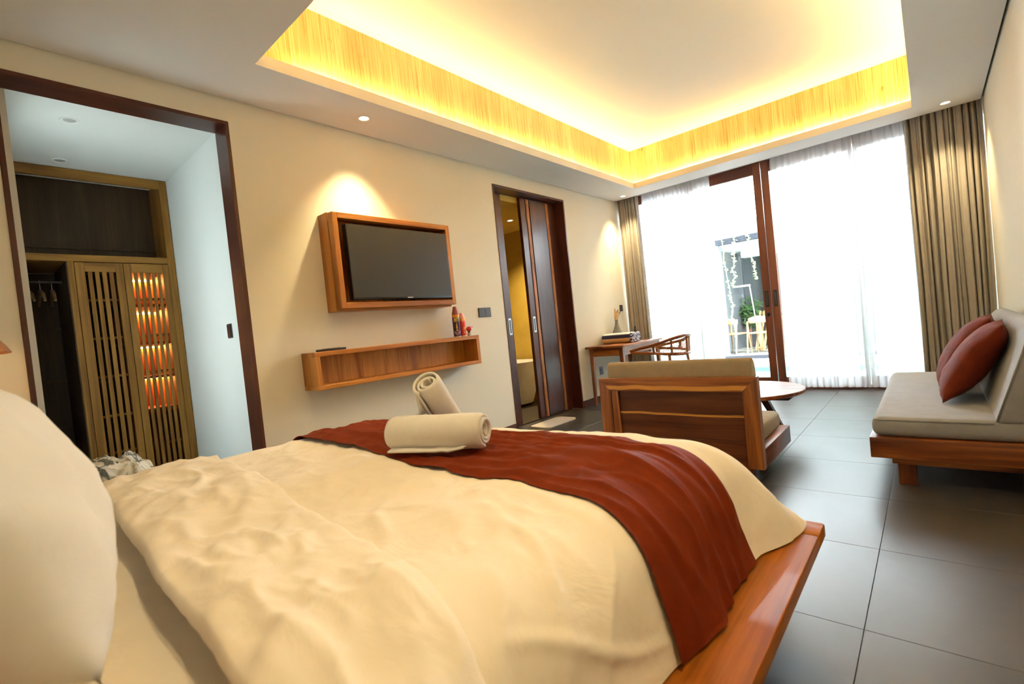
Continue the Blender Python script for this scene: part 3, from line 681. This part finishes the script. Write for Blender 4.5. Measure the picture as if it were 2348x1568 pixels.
obj('divider', box(wxb, WX, .595, .632, 0, zm0, .002, 1), clo['z'], wr_)
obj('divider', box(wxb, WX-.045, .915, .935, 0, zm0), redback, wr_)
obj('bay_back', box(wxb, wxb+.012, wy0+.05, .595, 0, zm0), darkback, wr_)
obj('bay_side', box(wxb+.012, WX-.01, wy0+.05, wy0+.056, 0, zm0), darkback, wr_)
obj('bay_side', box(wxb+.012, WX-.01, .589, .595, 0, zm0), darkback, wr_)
for z in (.62, 1.00, 1.42): obj('bay_shelf_batten', box(wxb+.012, wxb+.035, wy0+.056, .589, z, z+.018), darkback, wr_)
obj('hanging_rail', tube([(WX-.28, wy0+.056, 1.76), (WX-.28, .589, 1.76)], .011, 12), charcoal, wr_, True)
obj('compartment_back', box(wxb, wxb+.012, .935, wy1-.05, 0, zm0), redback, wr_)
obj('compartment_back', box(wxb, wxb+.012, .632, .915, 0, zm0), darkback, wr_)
sh_z = [1.825, 1.535, 1.23, .955, .68]
for k, z in enumerate(sh_z):
    s_ = obj('lit_shelf', box(wxb+.012, WX-.06, .936, wy1-.051, z, z+.02), redback, wr_)
    if k < 4: obj('shelf_led', box(wxb+.03, wxb+.05, .945, wy1-.06, z-.012, z-.001), led_closet, s_)
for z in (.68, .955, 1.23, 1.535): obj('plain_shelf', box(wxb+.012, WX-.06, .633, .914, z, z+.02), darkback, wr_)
def slat_door(y0, y1, i0, i1, ng, nm):
    d = obj('door', box(WX-.028, WX+.004, y0, i0, .06, zm0-.006, .002, 1), clo['z'], wr_)   # hinge stile carries the rest
    obj('stile', box(WX-.028, WX+.004, i1, y1, .06, zm0-.006, .002, 1), clo['z'], d)
    obj('rail', box(WX-.028, WX+.002, i0, i1, zm0-.075, zm0-.006, .002, 1), clo['y'], d)
    obj('rail', box(WX-.028, WX+.002, i0, i1, .06, .16, .002, 1), clo['y'], d)
    gp = .0155; n = ng-1; sw = ((i1-i0)-ng*gp)/n
    for k in range(n):
        a = i0+gp+k*(sw+gp); obj('slat', box(WX-.020, WX-.002, a, a+sw, .16, zm0-.075, .0015, 1), clo['z'], d)
    for z in (.42, .70, 1.0, 1.29, 1.58): obj('batten', box(WX-.034, WX-.021, i0+.002, i1-.002, z, z+.018), clo['y'], d)
slat_door(.634, .917, .690, .872, 5, 'a'); slat_door(.921, wy1-.052, .968, 1.172, 6, 'b')
for k, (y, rz) in enumerate(((.40, .05), (.465, .0), (.53, -.05))):
    t = thing('coat_hanger', ['leftmost pale wooden hanger on the dark wardrobe rail', 'middle pale wooden hanger on the dark wardrobe rail', 'rightmost pale wooden hanger on the dark wardrobe rail'][k], 'hanger', (WX-.28, y, 1.76), group='wooden hangers')
    hk = [(.013*math.cos(a), 0, .012*math.sin(a)) for a in [k2*PI/6-.5 for k2 in range(0, 8)]]+[(0, 0, -.03), (0, 0, -.07)]
    obj('hook', tube(hk, .0025, 8), steel, t, True, False)
    obj('shoulder_bar', tube([(-.20, 0, -.16), (-.12, 0, -.10), (0, 0, -.07), (.12, 0, -.10), (.20, 0, -.16)], [.008, .012, .014, .012, .008], 10), wood('hanger_wood', (.34, .22, .10), (.26, .16, .07), (.18, .11, .05), axis='x', rough=.5) if k == 0 else bpy.data.materials['hanger_wood'], t, True, False)
    t.rotation_euler = (0, 0, rz)

# ================================================================ BEDSIDE
ns = thing('nightstand', 'low dark wooden nightstand between bed and closet opening', 'nightstand', (-2.98, .22, 0))
obj('top', box(-3.22, -2.72, -.10, .56, .50, .53, .004), drk['y'], ns, True)
obj('cabinet', box(-3.20, -2.74, -.08, .54, .12, .50, .004), drk['y'], ns)
obj('drawer_front', box(-2.742, -2.735, -.07, .53, .30, .49, .002, 1), teakr['y'], ns)
for a, b_ in ((-3.18, -.06), (-3.18, .49), (-2.79, -.06), (-2.79, .49)): obj('leg', box(a, a+.03, b_, b_+.03, 0, .12, .002, 1), drk['z'], ns)
bat = fabric('batik_cloth', (.70, .72, .71), .9, .05, 500, .1, .1)
nt = bat.node_tree; b = nt.nodes['Principled BSDF']; f = noise_n(nt, coords(nt, (1, 1, 1), False), 16, 3, .5, .5)
rp = ramp(nt, [(.50, (.72, .74, .73)), (.56, (.10, .12, .13)), (.64, (.20, .24, .26)), (.68, (.7, .72, .71))]); nt.links.new(f, rp.inputs[0]); nt.links.new(rp.outputs[0], b.inputs['Base Color'])
def crump(u, v):
    x = -2.95+.26*(u-.5); y = .44+.28*(v-.5); e = (max(0, 1-(2*u-1)**4)*max(0, 1-(2*v-1)**4))**.5
    z = .545+e*(.050+.020*noise.noise(Vector((x*8, y*8, 1)))+.16*max(0, .30-abs(noise.noise(Vector((x*9+y*5, y*11, 2)))))*.8+.08*max(0, .28-abs(noise.noise(Vector((x*20, y*22-x*9, 3))))))
    return (x+.03*noise.noise(Vector((x*18, y*18, 5))), y+.03*noise.noise(Vector((x*18, y*18, 8))), z)
tag(obj('crumpled_cloth', grid(crump, 90, 100), bat, None, 'all'), 'crumpled grey and white patterned cloth heaped on the nightstand', 'cloth')
lp = thing('table_lamp', 'table lamp with a conical wooden shade at the left photo edge', 'lamp', (-2.90, .0, .53))
obj('lamp_base', lathe([(.001, 0), (.085, 0), (.085, .012), (.02, .03), (.014, .06), (.014, .58), (.001, .58)], (-2.90, 0, .53), 24), drk['z'], lp, True)
bm = BM(); n = 32; A = []; B = []
shp = [(.163, .64), (.150, .665), (.105, .735), (.055, .79), (.02, .81)]
rings = [[bm.verts.new((-2.90+r_*math.cos(2*PI*k/n), r_*math.sin(2*PI*k/n), .53+z)) for k in range(n)] for r_, z in shp]
for i in range(len(rings)-1):
    for k in range(n): bm.faces.new((rings[i][k], rings[i][(k+1) % n], rings[i+1][(k+1) % n], rings[i+1][k]))
bm.normal_update(); bmesh.ops.solidify(bm, geom=bm.faces[:], thickness=.006)
obj('lamp_shade', bm, teak['z'], lp, 'all')
obj('bulb', lathe([(.001, 0)]+[(.03*math.sin(a), .03-.03*math.cos(a)) for a in [k*PI/8 for k in range(1, 8)]]+[(.001, .06)], (-2.90, 0, 1.115), 16), emis('bulb_glow', (1, .62, .25), 40), lp, True)

# ================================================================ DESK AND CHAIR
dk = thing('writing_desk', 'slim teak writing desk against the wall by the curtains', 'desk', (-3.0, 5.6, 0))
obj('desk_top', box(-3.27, -2.745, 5.11, 6.22, .708, .735, .004), teakr['y'], dk, True)
obj('apron', box(-3.182, -2.828, 5.154, 5.176, .61, .707), teakr['x'], dk); obj('apron', box(-3.182, -2.828, 6.154, 6.176, .61, .707), teakr['x'], dk)
obj('apron', box(-2.801, -2.779, 5.203, 6.127, .61, .707), teakr['y'], dk); obj('apron', box(-3.231, -3.209, 5.203, 6.127, .61, .707), teakr['y'], dk)
for lx, ly, sx, sy in ((-3.235, 5.15, 1, 1), (-2.775, 5.15, -1, 1), (-3.235, 6.18, 1, -1), (-2.775, 6.18, -1, -1)):
    bm = BM(); s_ = .052; e = .028
    lo = [(lx+sx*(0+.0), ly), (lx+sx*e, ly), (lx+sx*e, ly+sy*e), (lx, ly+sy*e)]; hi = [(lx, ly), (lx+sx*s_, ly), (lx+sx*s_, ly+sy*s_), (lx, ly+sy*s_)]
    V0 = [bm.verts.new((p[0], p[1], 0)) for p in lo]; V1 = [bm.verts.new((p[0], p[1], .7075)) for p in hi]
    bm.faces.new(V0[::-1]); bm.faces.new(V1)
    for k in range(4): bm.faces.new((V0[k], V0[(k+1) % 4], V1[(k+1) % 4], V1[k]))
    bmesh.ops.recalc_face_normals(bm, faces=bm.faces[:]); obj('leg', bm, teakr['z'], dk)
# folded striped towel on desk
stripe, nt, b = newmat('stripe_towel')
tc = N(nt, 'ShaderNodeTexCoord'); sp = N(nt, 'ShaderNodeSeparateXYZ'); nt.links.new(tc.outputs['Object'], sp.inputs[0])
mr = N(nt, 'ShaderNodeMapRange'); mr.inputs[1].default_value = .735; mr.inputs[2].default_value = .862; nt.links.new(sp.outputs[2], mr.inputs[0])
rp = ramp(nt, [(0, (.72, .47, .22)), (.50, (.03, .03, .09)), (.86, (.82, .80, .78))]); rp.color_ramp.interpolation = 'CONSTANT'
nt.links.new(mr.outputs[0], rp.inputs[0]); nt.links.new(rp.outputs[0], b.inputs['Base Color']); b.inputs['Roughness'].default_value = .95
bump(nt, b, noise_n(nt, coords(nt, (1, 1, 1)), 300, 2), .4, .002)
pat, nt, b = newmat('navy_pattern_end'); f = noise_n(nt, coords(nt, (1, 1, 1)), 38, 1, .5, 1.0)
rp = ramp(nt, [(.46, (.8, .8, .82)), (.52, (.02, .025, .16))]); nt.links.new(f, rp.inputs[0]); nt.links.new(rp.outputs[0], b.inputs['Base Color']); b.inputs['Roughness'].default_value = .95
ft = thing('folded_towel', 'thick folded towel with navy and tan stripes on the desk', 'towel', (-3.03, 5.62, .735))
obj('folds', box(-3.262, -2.852, 5.49, 5.74, .735, .862, .045, 5), stripe, ft, 'all')
bm = box(-2.853, -2.815, 5.495, 5.735, .737, .860, .03, 4); obj('patterned_end', bm, pat, ft, 'all')
tag(obj('notepad', box(-2.81, -2.765, 5.60, 5.72, .735, .741, .002, 1), white_g), 'small white notepad beside the striped towel', 'notepad')
vg = plain('vase_grey', (.20, .19, .155), .45, var=.25, nscale=30); vd = plain('vase_dark', (.035, .025, .02), .4, var=.3, nscale=25)
def vase(x, y, h, mat, label, leaves):
    t = thing('vase', label, 'vase', (x, y, .735), group='vases on the desk')
    P = [(.001, 0), (.066, 0), (.078, .02), (.080, .05), (.068, .10), (.044, .155), (.026, .20), (.019, .24), (.024, .262)]
    obj('vase_body', lathe([(r_*h/.262*(.9), z*h/.262) for r_, z in P]+[(.014, h-.004), (.012, h-.05), (.001, h-.05)], (x, y, .735), 24), mat, t, True)
    for (dx, dy, hh, w_, m) in leaves:
        def lf(u, v, dx=dx, dy=dy, hh=hh, w_=w_):
            z = h-.03+hh*v; ww = w_*math.sin(PI*min(1, .12+.88*v))*(u-.5)*2
            k = v*v
            return (x+dx*k+ww*.4, y+dy*k+ww*.9, .735+z)
        obj('dried_leaf', grid(lf, 4, 10, .0015), m, t, 'all')
    return t
tan = plain('dried_leaf_tan', (.72, .46, .20), .7, var=.2, nscale=40); brn = plain('dried_leaf_brown', (.22, .08, .035), .7); mroon = plain('dried_leaf_dark', (.07, .012, .012), .6)
vase(-3.195, 5.835, .30, vg, 'tall grey bottle vase with dried tan leaves behind the towel', [(.03, -.075, .19, .026, tan), (.01, -.035, .15, .030, tan), (.05, .02, .13, .026, tan), (.03, .10, .15, .026, mroon), (.0, .07, .17, .020, brn), (.04, .045, .18, .018, tan)])
vase(-2.985, 5.93, .19, vd, 'short dark vase half hidden beside the grey bottle vase', [])
# cane barrel chair: local frame faces -x
ch = thing('cane_chair', 'teak barrel chair with woven cane back at the desk', 'chair', (-2.29, 5.22, 0))
def rail(z_f, z_b, r_, ext, name, rad, tipz):
    pts = []
    for k in range(25):
        a = -PI/2-.0+PI*k/24; s = abs(math.cos(a))
        pts.append((r_*math.cos(a), r_*math.sin(a), z_f+(z_b-z_f)*s**1.2))
    pts = [(-ext, -.268, tipz), (-ext*.5, -.27, z_f+(tipz-z_f)*.45)]+pts+[(-ext*.5, .27, z_f+(tipz-z_f)*.45), (-ext, .268, tipz)]
    obj(name, tube(pts, rad, 10), teakr['x'], ch, True, False)
rail(.715, .800, .275, .27, 'top_rail', .017, .665)
rail(.635, .600, .265, .26, 'lower_rail', .016, .648)
def zt_(a): s = abs(math.cos(a)); return .715+.085*s**1.2
def zb_(a): s = abs(math.cos(a)); return .635-.035*s**1.2
for a in (-1.45, -.75, 0, .75, 1.45):
    obj('post', tube([(.268*math.cos(a), .268*math.sin(a), zb_(a)), (.275*math.cos(a), .275*math.sin(a), zt_(a))], .011, 10), teakr['z'], ch, True, False)
bm = BM()
na, nz = 44, 5
for i in range(na+1):
    a = -1.5+3.0*i/na; add_tube(bm, [(.268*math.cos(a), .268*math.sin(a), zb_(a)+.006), (.274*math.cos(a), .274*math.sin(a), zt_(a)-.006)], .0030, 4, False)
for j in range(1, nz*2):
    v = j/(nz*2); add_tube(bm, [((.268+.006*v)*math.cos(a), (.268+.006*v)*math.sin(a), zb_(a)+(zt_(a)-zb_(a))*v) for a in [-1.5+3.0*k/24 for k in range(25)]], .0028, 4, False)
cane = obj('cane_back', bm, teak['z'], ch, False, False); cane['kind'] = 'stuff'
bm = lathe([(.001, 0), (.24, 0), (.255, .012), (.255, .03), (.235, .045), (.001, .05)], (0, 0, .43), 32); obj('seat_pad', bm, taupe, ch, True, False)
obj('seat_ring', lathe([(.22, 0), (.26, 0), (.262, .02), (.22, .02)], (0, 0, .41), 32), teakr['x'], ch, True, False)
for a in (-.85, .85, PI-.8, PI+.8):
    top_z = .60 if abs(a) < 1 else .415
    obj('leg', tube([(.30*math.cos(a), .30*math.sin(a), 0), (.245*math.cos(a), .245*math.sin(a), top_z)], [.011, .016], 10), teakr['z'], ch, True, False)
ch.rotation_euler = (0, 0, R(-8))

# ================================================================ LOUNGE CHAIR
lc = thing('lounge_chair', 'low teak lounge chair seen from behind with sand cushions', 'armchair', (-1.28, 3.3, 0))
ax0, ax1, ay0, ay1, bz0, bz1 = -1.80, -.772, 2.95, 3.64, .105, .215
obj('base_frame', box(ax0, ax1, ay0+.05, ay1, bz0, bz1, .004), teakr['y'], lc, True)
for a, b_ in ((ax0+.1, ay0+.12), (ax1-.18, ay0+.12), (ax0+.1, ay1-.2), (ax1-.18, ay1-.2)): obj('leg', box(a, a+.08, b_, b_+.08, 0, bz0, .003, 1), teakr['z'], lc)
tk = .085; ztop = .64; yk0, yk1 = ay0, ay0+.05
obj('back_post', prism([(ax0, bz0), (ax0+tk, bz0), (ax0+tk, ztop-tk), (ax0, ztop)], 1, yk0, yk1), teakr['z'], lc)
obj('back_post', prism([(ax1-tk, bz0), (ax1, bz0), (ax1, ztop), (ax1-tk, ztop-tk)], 1, yk0, yk1), teakr['z'], lc)
hb = (ztop-tk-bz0)/3
def sap(m, z0, half, wob):
    # golden sapwood streak running along the board, at its own height
    nt = m.node_tree; b = nt.nodes['Principled BSDF']; src = b.inputs['Base Color'].links[0].from_socket
    tc = N(nt, 'ShaderNodeTexCoord'); sp = N(nt, 'ShaderNodeSeparateXYZ'); nt.links.new(tc.outputs['Object'], sp.inputs[0])
    nz = noise_n(nt, coords(nt, (2.2, .1, .1), False), 1, 3, .5); mu = N(nt, 'ShaderNodeMath', operation='MULTIPLY_ADD'); mu.inputs[1].default_value = wob; mu.inputs[2].default_value = -z0-wob/2
    nt.links.new(nz, mu.inputs[0]); ad = N(nt, 'ShaderNodeMath', operation='ADD'); nt.links.new(sp.outputs[2], ad.inputs[0]); nt.links.new(mu.outputs[0], ad.inputs[1])
    ab = N(nt, 'ShaderNodeMath', operation='ABSOLUTE'); nt.links.new(ad.outputs[0], ab.inputs[0])
    mr = N(nt, 'ShaderNodeMapRange'); mr.inputs[1].default_value = half*.6; mr.inputs[2].default_value = half*1.1; mr.inputs[3].default_value = 1; mr.inputs[4].default_value = 0; nt.links.new(ab.outputs[0], mr.inputs[0])
    nt.links.new(mixc(nt, mr.outputs[0], src, (.62, .27, .055)), b.inputs['Base Color']); return m
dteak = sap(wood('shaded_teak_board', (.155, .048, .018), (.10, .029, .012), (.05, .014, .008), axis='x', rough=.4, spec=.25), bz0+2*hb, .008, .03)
rail_m = sap(wood('streaked_teak_rail', *TEAKR, axis='x', rough=.36, spec=.3), ztop-.062, .016, .05)
obj('back_rail', prism([(ax0+.0008, ztop), (ax0+tk+.0008, ztop-tk), (ax1-tk-.0008, ztop-tk), (ax1-.0008, ztop)], 1, yk0, yk1), rail_m, lc)
for k in range(3): obj('back_board', box(ax0+tk, ax1-tk, yk0+.026, yk1-.004, bz0+k*hb+.0008, bz0+(k+1)*hb-.0008, .002, 1), dteak, lc)
obj('inner_post', box(ax0+tk, ax0+tk+.05, yk0+.012, yk0+.026, bz0, ztop-tk), teakr['z'], lc)
obj('seat_cushion', box(ax0+.05, ax1-.035, ay0+.16, ay1-.07, bz1, bz1+.115, .035, 4), taupe2, lc, 'all')
prof = [(3.002, bz1+.005), (3.16, bz1+.005), (3.175, bz1+.10), (3.10, .70), (3.085, .725), (3.06, .742), (3.025, .745), (3.005, .73), (3.001, .70)]
bm = prism(prof, 0, ax0+.045, ax1-.04); bev(bm, .018, 3); obj('back_cushion', bm, taupe2, lc, 'all')

# ================================================================ COFFEE TABLE
ct = thing('coffee_table', 'round teak coffee table with a dark angled base', 'table', (-1.2, 4.14, 0))
def disc(rx, ry, c, z0, z1, n=56): return lathe([(1.0-.03, z0), (1.0, z0+.012), (1.0, z1-.003), (.992, z1), (.001, z1)], (c[0], c[1], 0), n, rx, ry)
obj('table_top', disc(.445, .445, (-1.2, 4.14), .348, .380), teakr['x'], ct, True)
obj('cross_beam', prism([(-1.58, .348), (-1.55, .295), (-.865, .295), (-.80, .348)], 1, 4.11, 4.17), drk['x'], ct)
obj('cross_beam', prism([(3.76, .346), (3.80, .297), (4.48, .297), (4.52, .346)], 0, -1.23, -1.17), drk['y'], ct)
for dx, dy in ((-1, 0), (1, 0), (0, 1), (0, -1)):
    obj('leg', tube([(-1.2+dx*.30, 4.14+dy*.30, 0), (-1.2+dx*.16, 4.14+dy*.16, .30)], [.022, .034], 4), drk['z'], ct)

# ================================================================ SOFA
sf = thing('sofa', 'low teak framed sofa with grey cushions along the right wall', 'sofa', (.1, 4.1, 0))
fx0, fy0, fy1 = -.30, 3.20, 5.10
obj('base_frame', box(fx0, XR-.016, fy0, fy1, .16, .27, .004), teakr['x'], sf, True)
obj('under_beam', box(-.212, XR-.08, fy0+.05, fy1-.05, .122, .16), teakr['x'], sf)
for a, b_ in ((-.192, 3.285), (.30, 3.285), (-.192, 4.93), (.30, 4.93)): obj('leg', box(a, a+.078, b_, b_+.08, 0, .122, .003, 1), teakr['z'], sf)
bm = box(fx0+.012, .43, fy0+.02, fy1-.02, .27, .375, .04, 5); obj('seat_cushion', bm, taupe, sf, 'all')
prof = [(.195, .362), (.44, .362), (.445, .80), (.40, .835), (.36, .835), (.325, .80), (.30, .70)]
bm = prism(prof, 1, fy0+.02, fy1-.02); bev(bm, .022, 4); obj('back_cushion', bm, taupe, sf, 'all')
bm = BM()
for (ya, yb, c_) in ((fy0+.024, fy1-.024, 0),):
    add_tube(bm, [(fx0+.02, fy0+.028, .362), (.19, fy0+.022, .362)], .004, 6)
    add_tube(bm, [(.198, fy0+.024, .372), (.30, fy0+.024, .70), (.328, fy0+.026, .80), (.362, fy0+.028, .832)], .004, 6)
obj('piping', bm, taupe, sf, 'all')
for k, (loc, rx, ry, rz, sd, lb) in enumerate((
    ((.16, 3.85, .60), 0, R(-58), R(-4), 21, 'nearer terracotta throw cushion leaning on the sofa back'),
    ((.150, 4.39, .61), 0, R(-58), R(-4), 23, 'farther terracotta throw cushion half hidden behind the other'))):
    o = obj('throw_cushion', cushion_bm(.50, .50, .18, 30, 30, .05, .010, sd), terrac, None, 'all'); place(o, loc, rx, ry, rz)
    tag(o, lb, 'cushion', 'terracotta throw cushions')
# door mat
mat_f = fabric('door_mat_weave', (.62, .54, .44), .95, .06, 200, .6)
bm = BM(); pts = []
mx0, mx1, my0, my1, rr_ = -3.28, -3.02, 3.90, 4.43, .05
for cx_, cy_, a0 in ((mx1-rr_, my1-rr_, 0), (mx0+rr_, my1-rr_, 90), (mx0+rr_, my0+rr_, 180), (mx1-rr_, my0+rr_, 270)):
    for k in range(6): a = R(a0+18*k); pts.append((cx_+rr_*math.cos(a), cy_+rr_*math.sin(a)))
tag(obj('door_mat', prism(pts, 2, 0.0005, .012), mat_f), 'beige mat with rounded corners on the floor before the bathroom door', 'mat')

# ================================================================ BATHTUB
def superell(r_, z, n=40): return None
bm = BM(); rings = []
for (a, b_, z) in ((.55, .28, .03), (.62, .33, .25), (.70, .38, .60), (.68, .36, .60), (.60, .30, .30), (.50, .24, .18)):
    ring = []
    for k in range(40):
        th = 2*PI*k/40; c_, s_ = math.cos(th), math.sin(th); e = .75
        ring.append(bm.verts.new((-4.75+a*math.copysign(abs(c_)**e, c_), 5.05+b_*math.copysign(abs(s_)**e, s_), z)))
    rings.append(ring)
for i in range(len(rings)-1):
    for k in range(40): bm.faces.new((rings[i][k], rings[i][(k+1) % 40], rings[i+1][(k+1) % 40], rings[i+1][k]))
bm.faces.new(rings[0][::-1]); bm.faces.new(rings[-1])
tub = thing('bathtub', 'white freestanding bathtub seen through the ajar door', 'bathtub', (-4.75, 5.05, 0))
obj('tub_shell', bm, white_g, tub, True); obj('tub_foot', box(-5.2, -4.3, 4.82, 5.28, 0, .032, .004), black, tub)

# ================================================================ COURTYARD
outw = {a: wood('weathered_oak_'+a, (.26, .165, .070), (.21, .125, .050), (.15, .085, .03), axis=a, rough=.7) for a in 'xyz'}
stone = plain('white_stone', (.55, .55, .53), .7, var=.04); granite = plain('dark_granite', (.012, .013, .017), .9, var=.5, nscale=60, spec=.05)
greyw = plain('grey_render', (.060, .066, .070), .8, var=.06, nscale=3); deckm = plain('pale_terrace', (.10, .10, .095), .7)
struct('floor_terrace', box(-9, 6, 6.9, 7.35, -.3, -.02), stone, 'white stone terrace strip outside the glazed doors', 'terrace')
pool = thing('pool', 'turquoise swimming pool between the room and the pavilion', 'pool', (-2.5, 8.2, -.3))
obj('pool_shell', box(-9, 6, 7.35, 8.9, -1.2, -.30), plain('pool_teal', (.10, .45, .40), .4), pool)
wm = plain('pool_water', (.22, .62, .56), .04, var=.1, nscale=4); obj('water', box(-9, 6, 7.352, 8.898, -.30, -.09), wm, pool)
obj('pool_wall', box(-9, 6, 8.9, 8.98, -1.2, -.02), plain('pool_tile_green', (.05, .30, .23), .3, var=.4, nscale=30), pool)
tag(obj('pool_coping', box(-9, 6, 8.9, 10.12, -.019, 0, .004, 1), stone), 'broad white coping on the far side of the pool', 'coping', None, 'structure')
tag(obj('granite_edge', box(-9, 6, 10.12, 10.85, -.3, .0), granite), 'speckled dark granite border before the pavilion', 'paving', None, 'structure')
struct('floor_pavilion', box(-9, 6, 10.85, 15, -.3, 0), deckm, 'pale floor of the open pavilion', 'floor')
struct('wall_pavilion', box(-3.6, 6, 13.4, 13.6, 0, 3.2), greyw, 'grey rendered back wall of the pavilion', 'wall')
pv = thing('pavilion', 'open pavilion with a granite fascia and white soffit', 'pavilion', (-2.5, 11, 0), kind='structure')
obj('post', box(-3.62, -3.38, 10.9, 11.1, 0, 2.40), plain('pale_blue_post', (.10, .125, .135), .6), pv)
obj('fascia', box(-3.62, 6, 10.86, 10.98, 2.38, 2.50), granite, pv)
obj('soffit', box(-3.62, 6, 10.98, 13.4, 2.36, 2.42), stone, pv)
obj('inner_beam', box(-3.4, 6, 12.6, 12.9, 2.20, 2.36), stone, pv)
obj('added_shade_wall', box(-3.8, -3.62, 10.9, 13.6, 0, 2.6), greyw, pv)  # wall added to keep the pavilion interior in shade
obj('column', box(-3.10, -2.93, 13.2, 13.4, 0, 2.36), plain('brown_column', (.10, .060, .033), .7), pv)
def dining_chair(loc, rz, label):
    t = thing('dining_chair', label, 'chair', loc, rz, 'pavilion dining chairs')
    def back(u, v): a = -1.0+2.0*u; return (.30*math.sin(a)*.95, .23*math.cos(a)-.02, .66+.15*v*(1-.35*abs(a)))
    obj('backrest', grid(back, 16, 4, .022), outw['x'], t, 'all', False)
    obj('seat', box(-.24, .24, -.23, .20, .43, .46, .012), outw['x'], t, True, False)
    for sx in (-1, 1):
        obj('leg', tube([(.25*sx, -.24, 0), (.22*sx, -.20, .64)], [.013, .018], 8), outw['z'], t, True, False)
        obj('leg', tube([(.26*sx, .25, 0), (.25*sx, .16, .70)], [.013, .018], 8), outw['z'], t, True, False)
    return t
dining_chair((-2.72, 11.25, 0), R(170), 'pale wooden dining chair nearest the door stile in the pavilion')
dining_chair((-3.36, 11.32, 0), R(155), 'pale wooden dining chair farther left in the pavilion')
t = thing('slatted_screen', 'leaning bundle of pale wooden slats behind the dining chair', 'screen', (-2.75, 12.2, 0))
for k in range(9):
    x = -3.08+k*.085; obj('slat', tube([(x-.02, 12.05, 0), (x+.08, 12.3, .88)], .026, 4), outw['z'], t)
obj('cross_bar', box(-3.05, -2.25, 12.34, 12.38, .80, .86), outw['x'], t)
t = thing('dining_table', 'pale wooden dining table inside the pavilion', 'table', (-2.3, 12.0, 0))
obj('table_top', box(-3.0, -1.5, 11.75, 12.0, .70, .74, .004), outw['x'], t)
for a in (-2.95, -1.55):
    obj('leg', box(a, a+.05, 11.8, 11.85, 0, .70), outw['z'], t); obj('leg', box(a, a+.05, 11.9, 11.95, 0, .70), outw['z'], t)
t = thing('floor_lamp', 'slim white floor lamp with a flat head in the pavilion', 'lamp', (-3.2, 12.6, 0))
obj('pole', tube([(-3.14, 12.6, 0), (-3.27, 12.6, 1.52)], .012, 8), white_g, t); obj('lamp_head', box(-3.62, -3.26, 12.55, 12.65, 1.50, 1.54), white_g, t); obj('lamp_base', lathe([(.001, 0), (.12, 0), (.12, .02), (.001, .02)], (-3.14, 12.6, 0), 20), white_g, t)
leafm = plain('garden_leaf', (.030, .075, .018), .6, var=.4, nscale=8); leafp = plain('vine_leaf', (.16, .20, .07), .6, var=.25, nscale=8)
def leafy(name, c, rad, n, label, seed, mat, ls=.09):
    rnd = random.Random(seed); t = thing(name, label, 'plant', (c[0], c[1], 0))
    bm = BM()
    for k in range(n):
        d = Vector((rnd.gauss(0, 1), rnd.gauss(0, 1), rnd.gauss(0, 1))).normalized()*rnd.uniform(.35, 1)
        p = Vector((c[0]+d.x*rad[0], c[1]+d.y*rad[1], c[2]+d.z*rad[2])); q = Vector((rnd.uniform(-1, 1), rnd.uniform(-1, 1), rnd.uniform(-.6, .6))).normalized()*ls*rnd.uniform(.7, 1.3); s_ = q.orthogonal().normalized()*ls*.3
        bm.faces.new([bm.verts.new(v_) for v_ in (p-q, p+s_, p+q, p-s_)])
    lo = obj('foliage', bm, mat, t); lo['kind'] = 'stuff'
    obj('stem', tube([(c[0], c[1], 0), (c[0]+.03, c[1], c[2])], .02, 6), brn, t); return t
leafy('leafy_shrub', (-3.45, 13.0, .85), (.42, .25, .40), 320, 'green leafy shrub at the left of the pavilion', 1, leafm)
leafy('leafy_shrub', (-2.60, 13.1, .72), (.26, .2, .28), 220, 'low green shrub beside the pavilion column', 2, leafm)
for k, (x, y, z1, z0, sd, lb) in enumerate(((-3.28, 10.85, 2.49, .35, 3, 'longest pale hanging vine nearest the sheer'), (-3.03, 10.85, 2.49, 1.45, 4, 'short pale hanging vine beside the longest one'), (-2.78, 10.85, 2.49, 1.55, 5, 'pale hanging vine in the middle of the pavilion view'))):
    rnd = random.Random(sd); t = thing('hanging_vine', lb, 'vine', (x, y, z0), group='hanging vines')
    pts = [(x+.06*noise.noise(Vector((j*.5, sd, 0)))+.12*(j/14)*(1 if k != 1 else -.8), y, z1+(z0-z1)*j/14) for j in range(15)]
    obj('vine_stem', tube(pts, .008, 6), leafp, t)
    bm = BM()
    for j in range(90):
        s = rnd.random(); i = min(13, int(s*14)); p = Vector(pts[i]).lerp(Vector(pts[i+1]), s*14-i)+Vector((rnd.gauss(0, .016), rnd.gauss(0, .016), 0)); q = Vector((rnd.uniform(-1, 1), rnd.uniform(-1, 1), rnd.uniform(-1, 1))).normalized()*.03; s_ = q.orthogonal().normalized()*.012
        bm.faces.new([bm.verts.new(v_) for v_ in (p-q, p+s_, p+q, p-s_)])
    lo = obj('vine_leaves', bm, leafp, t); lo['kind'] = 'stuff'
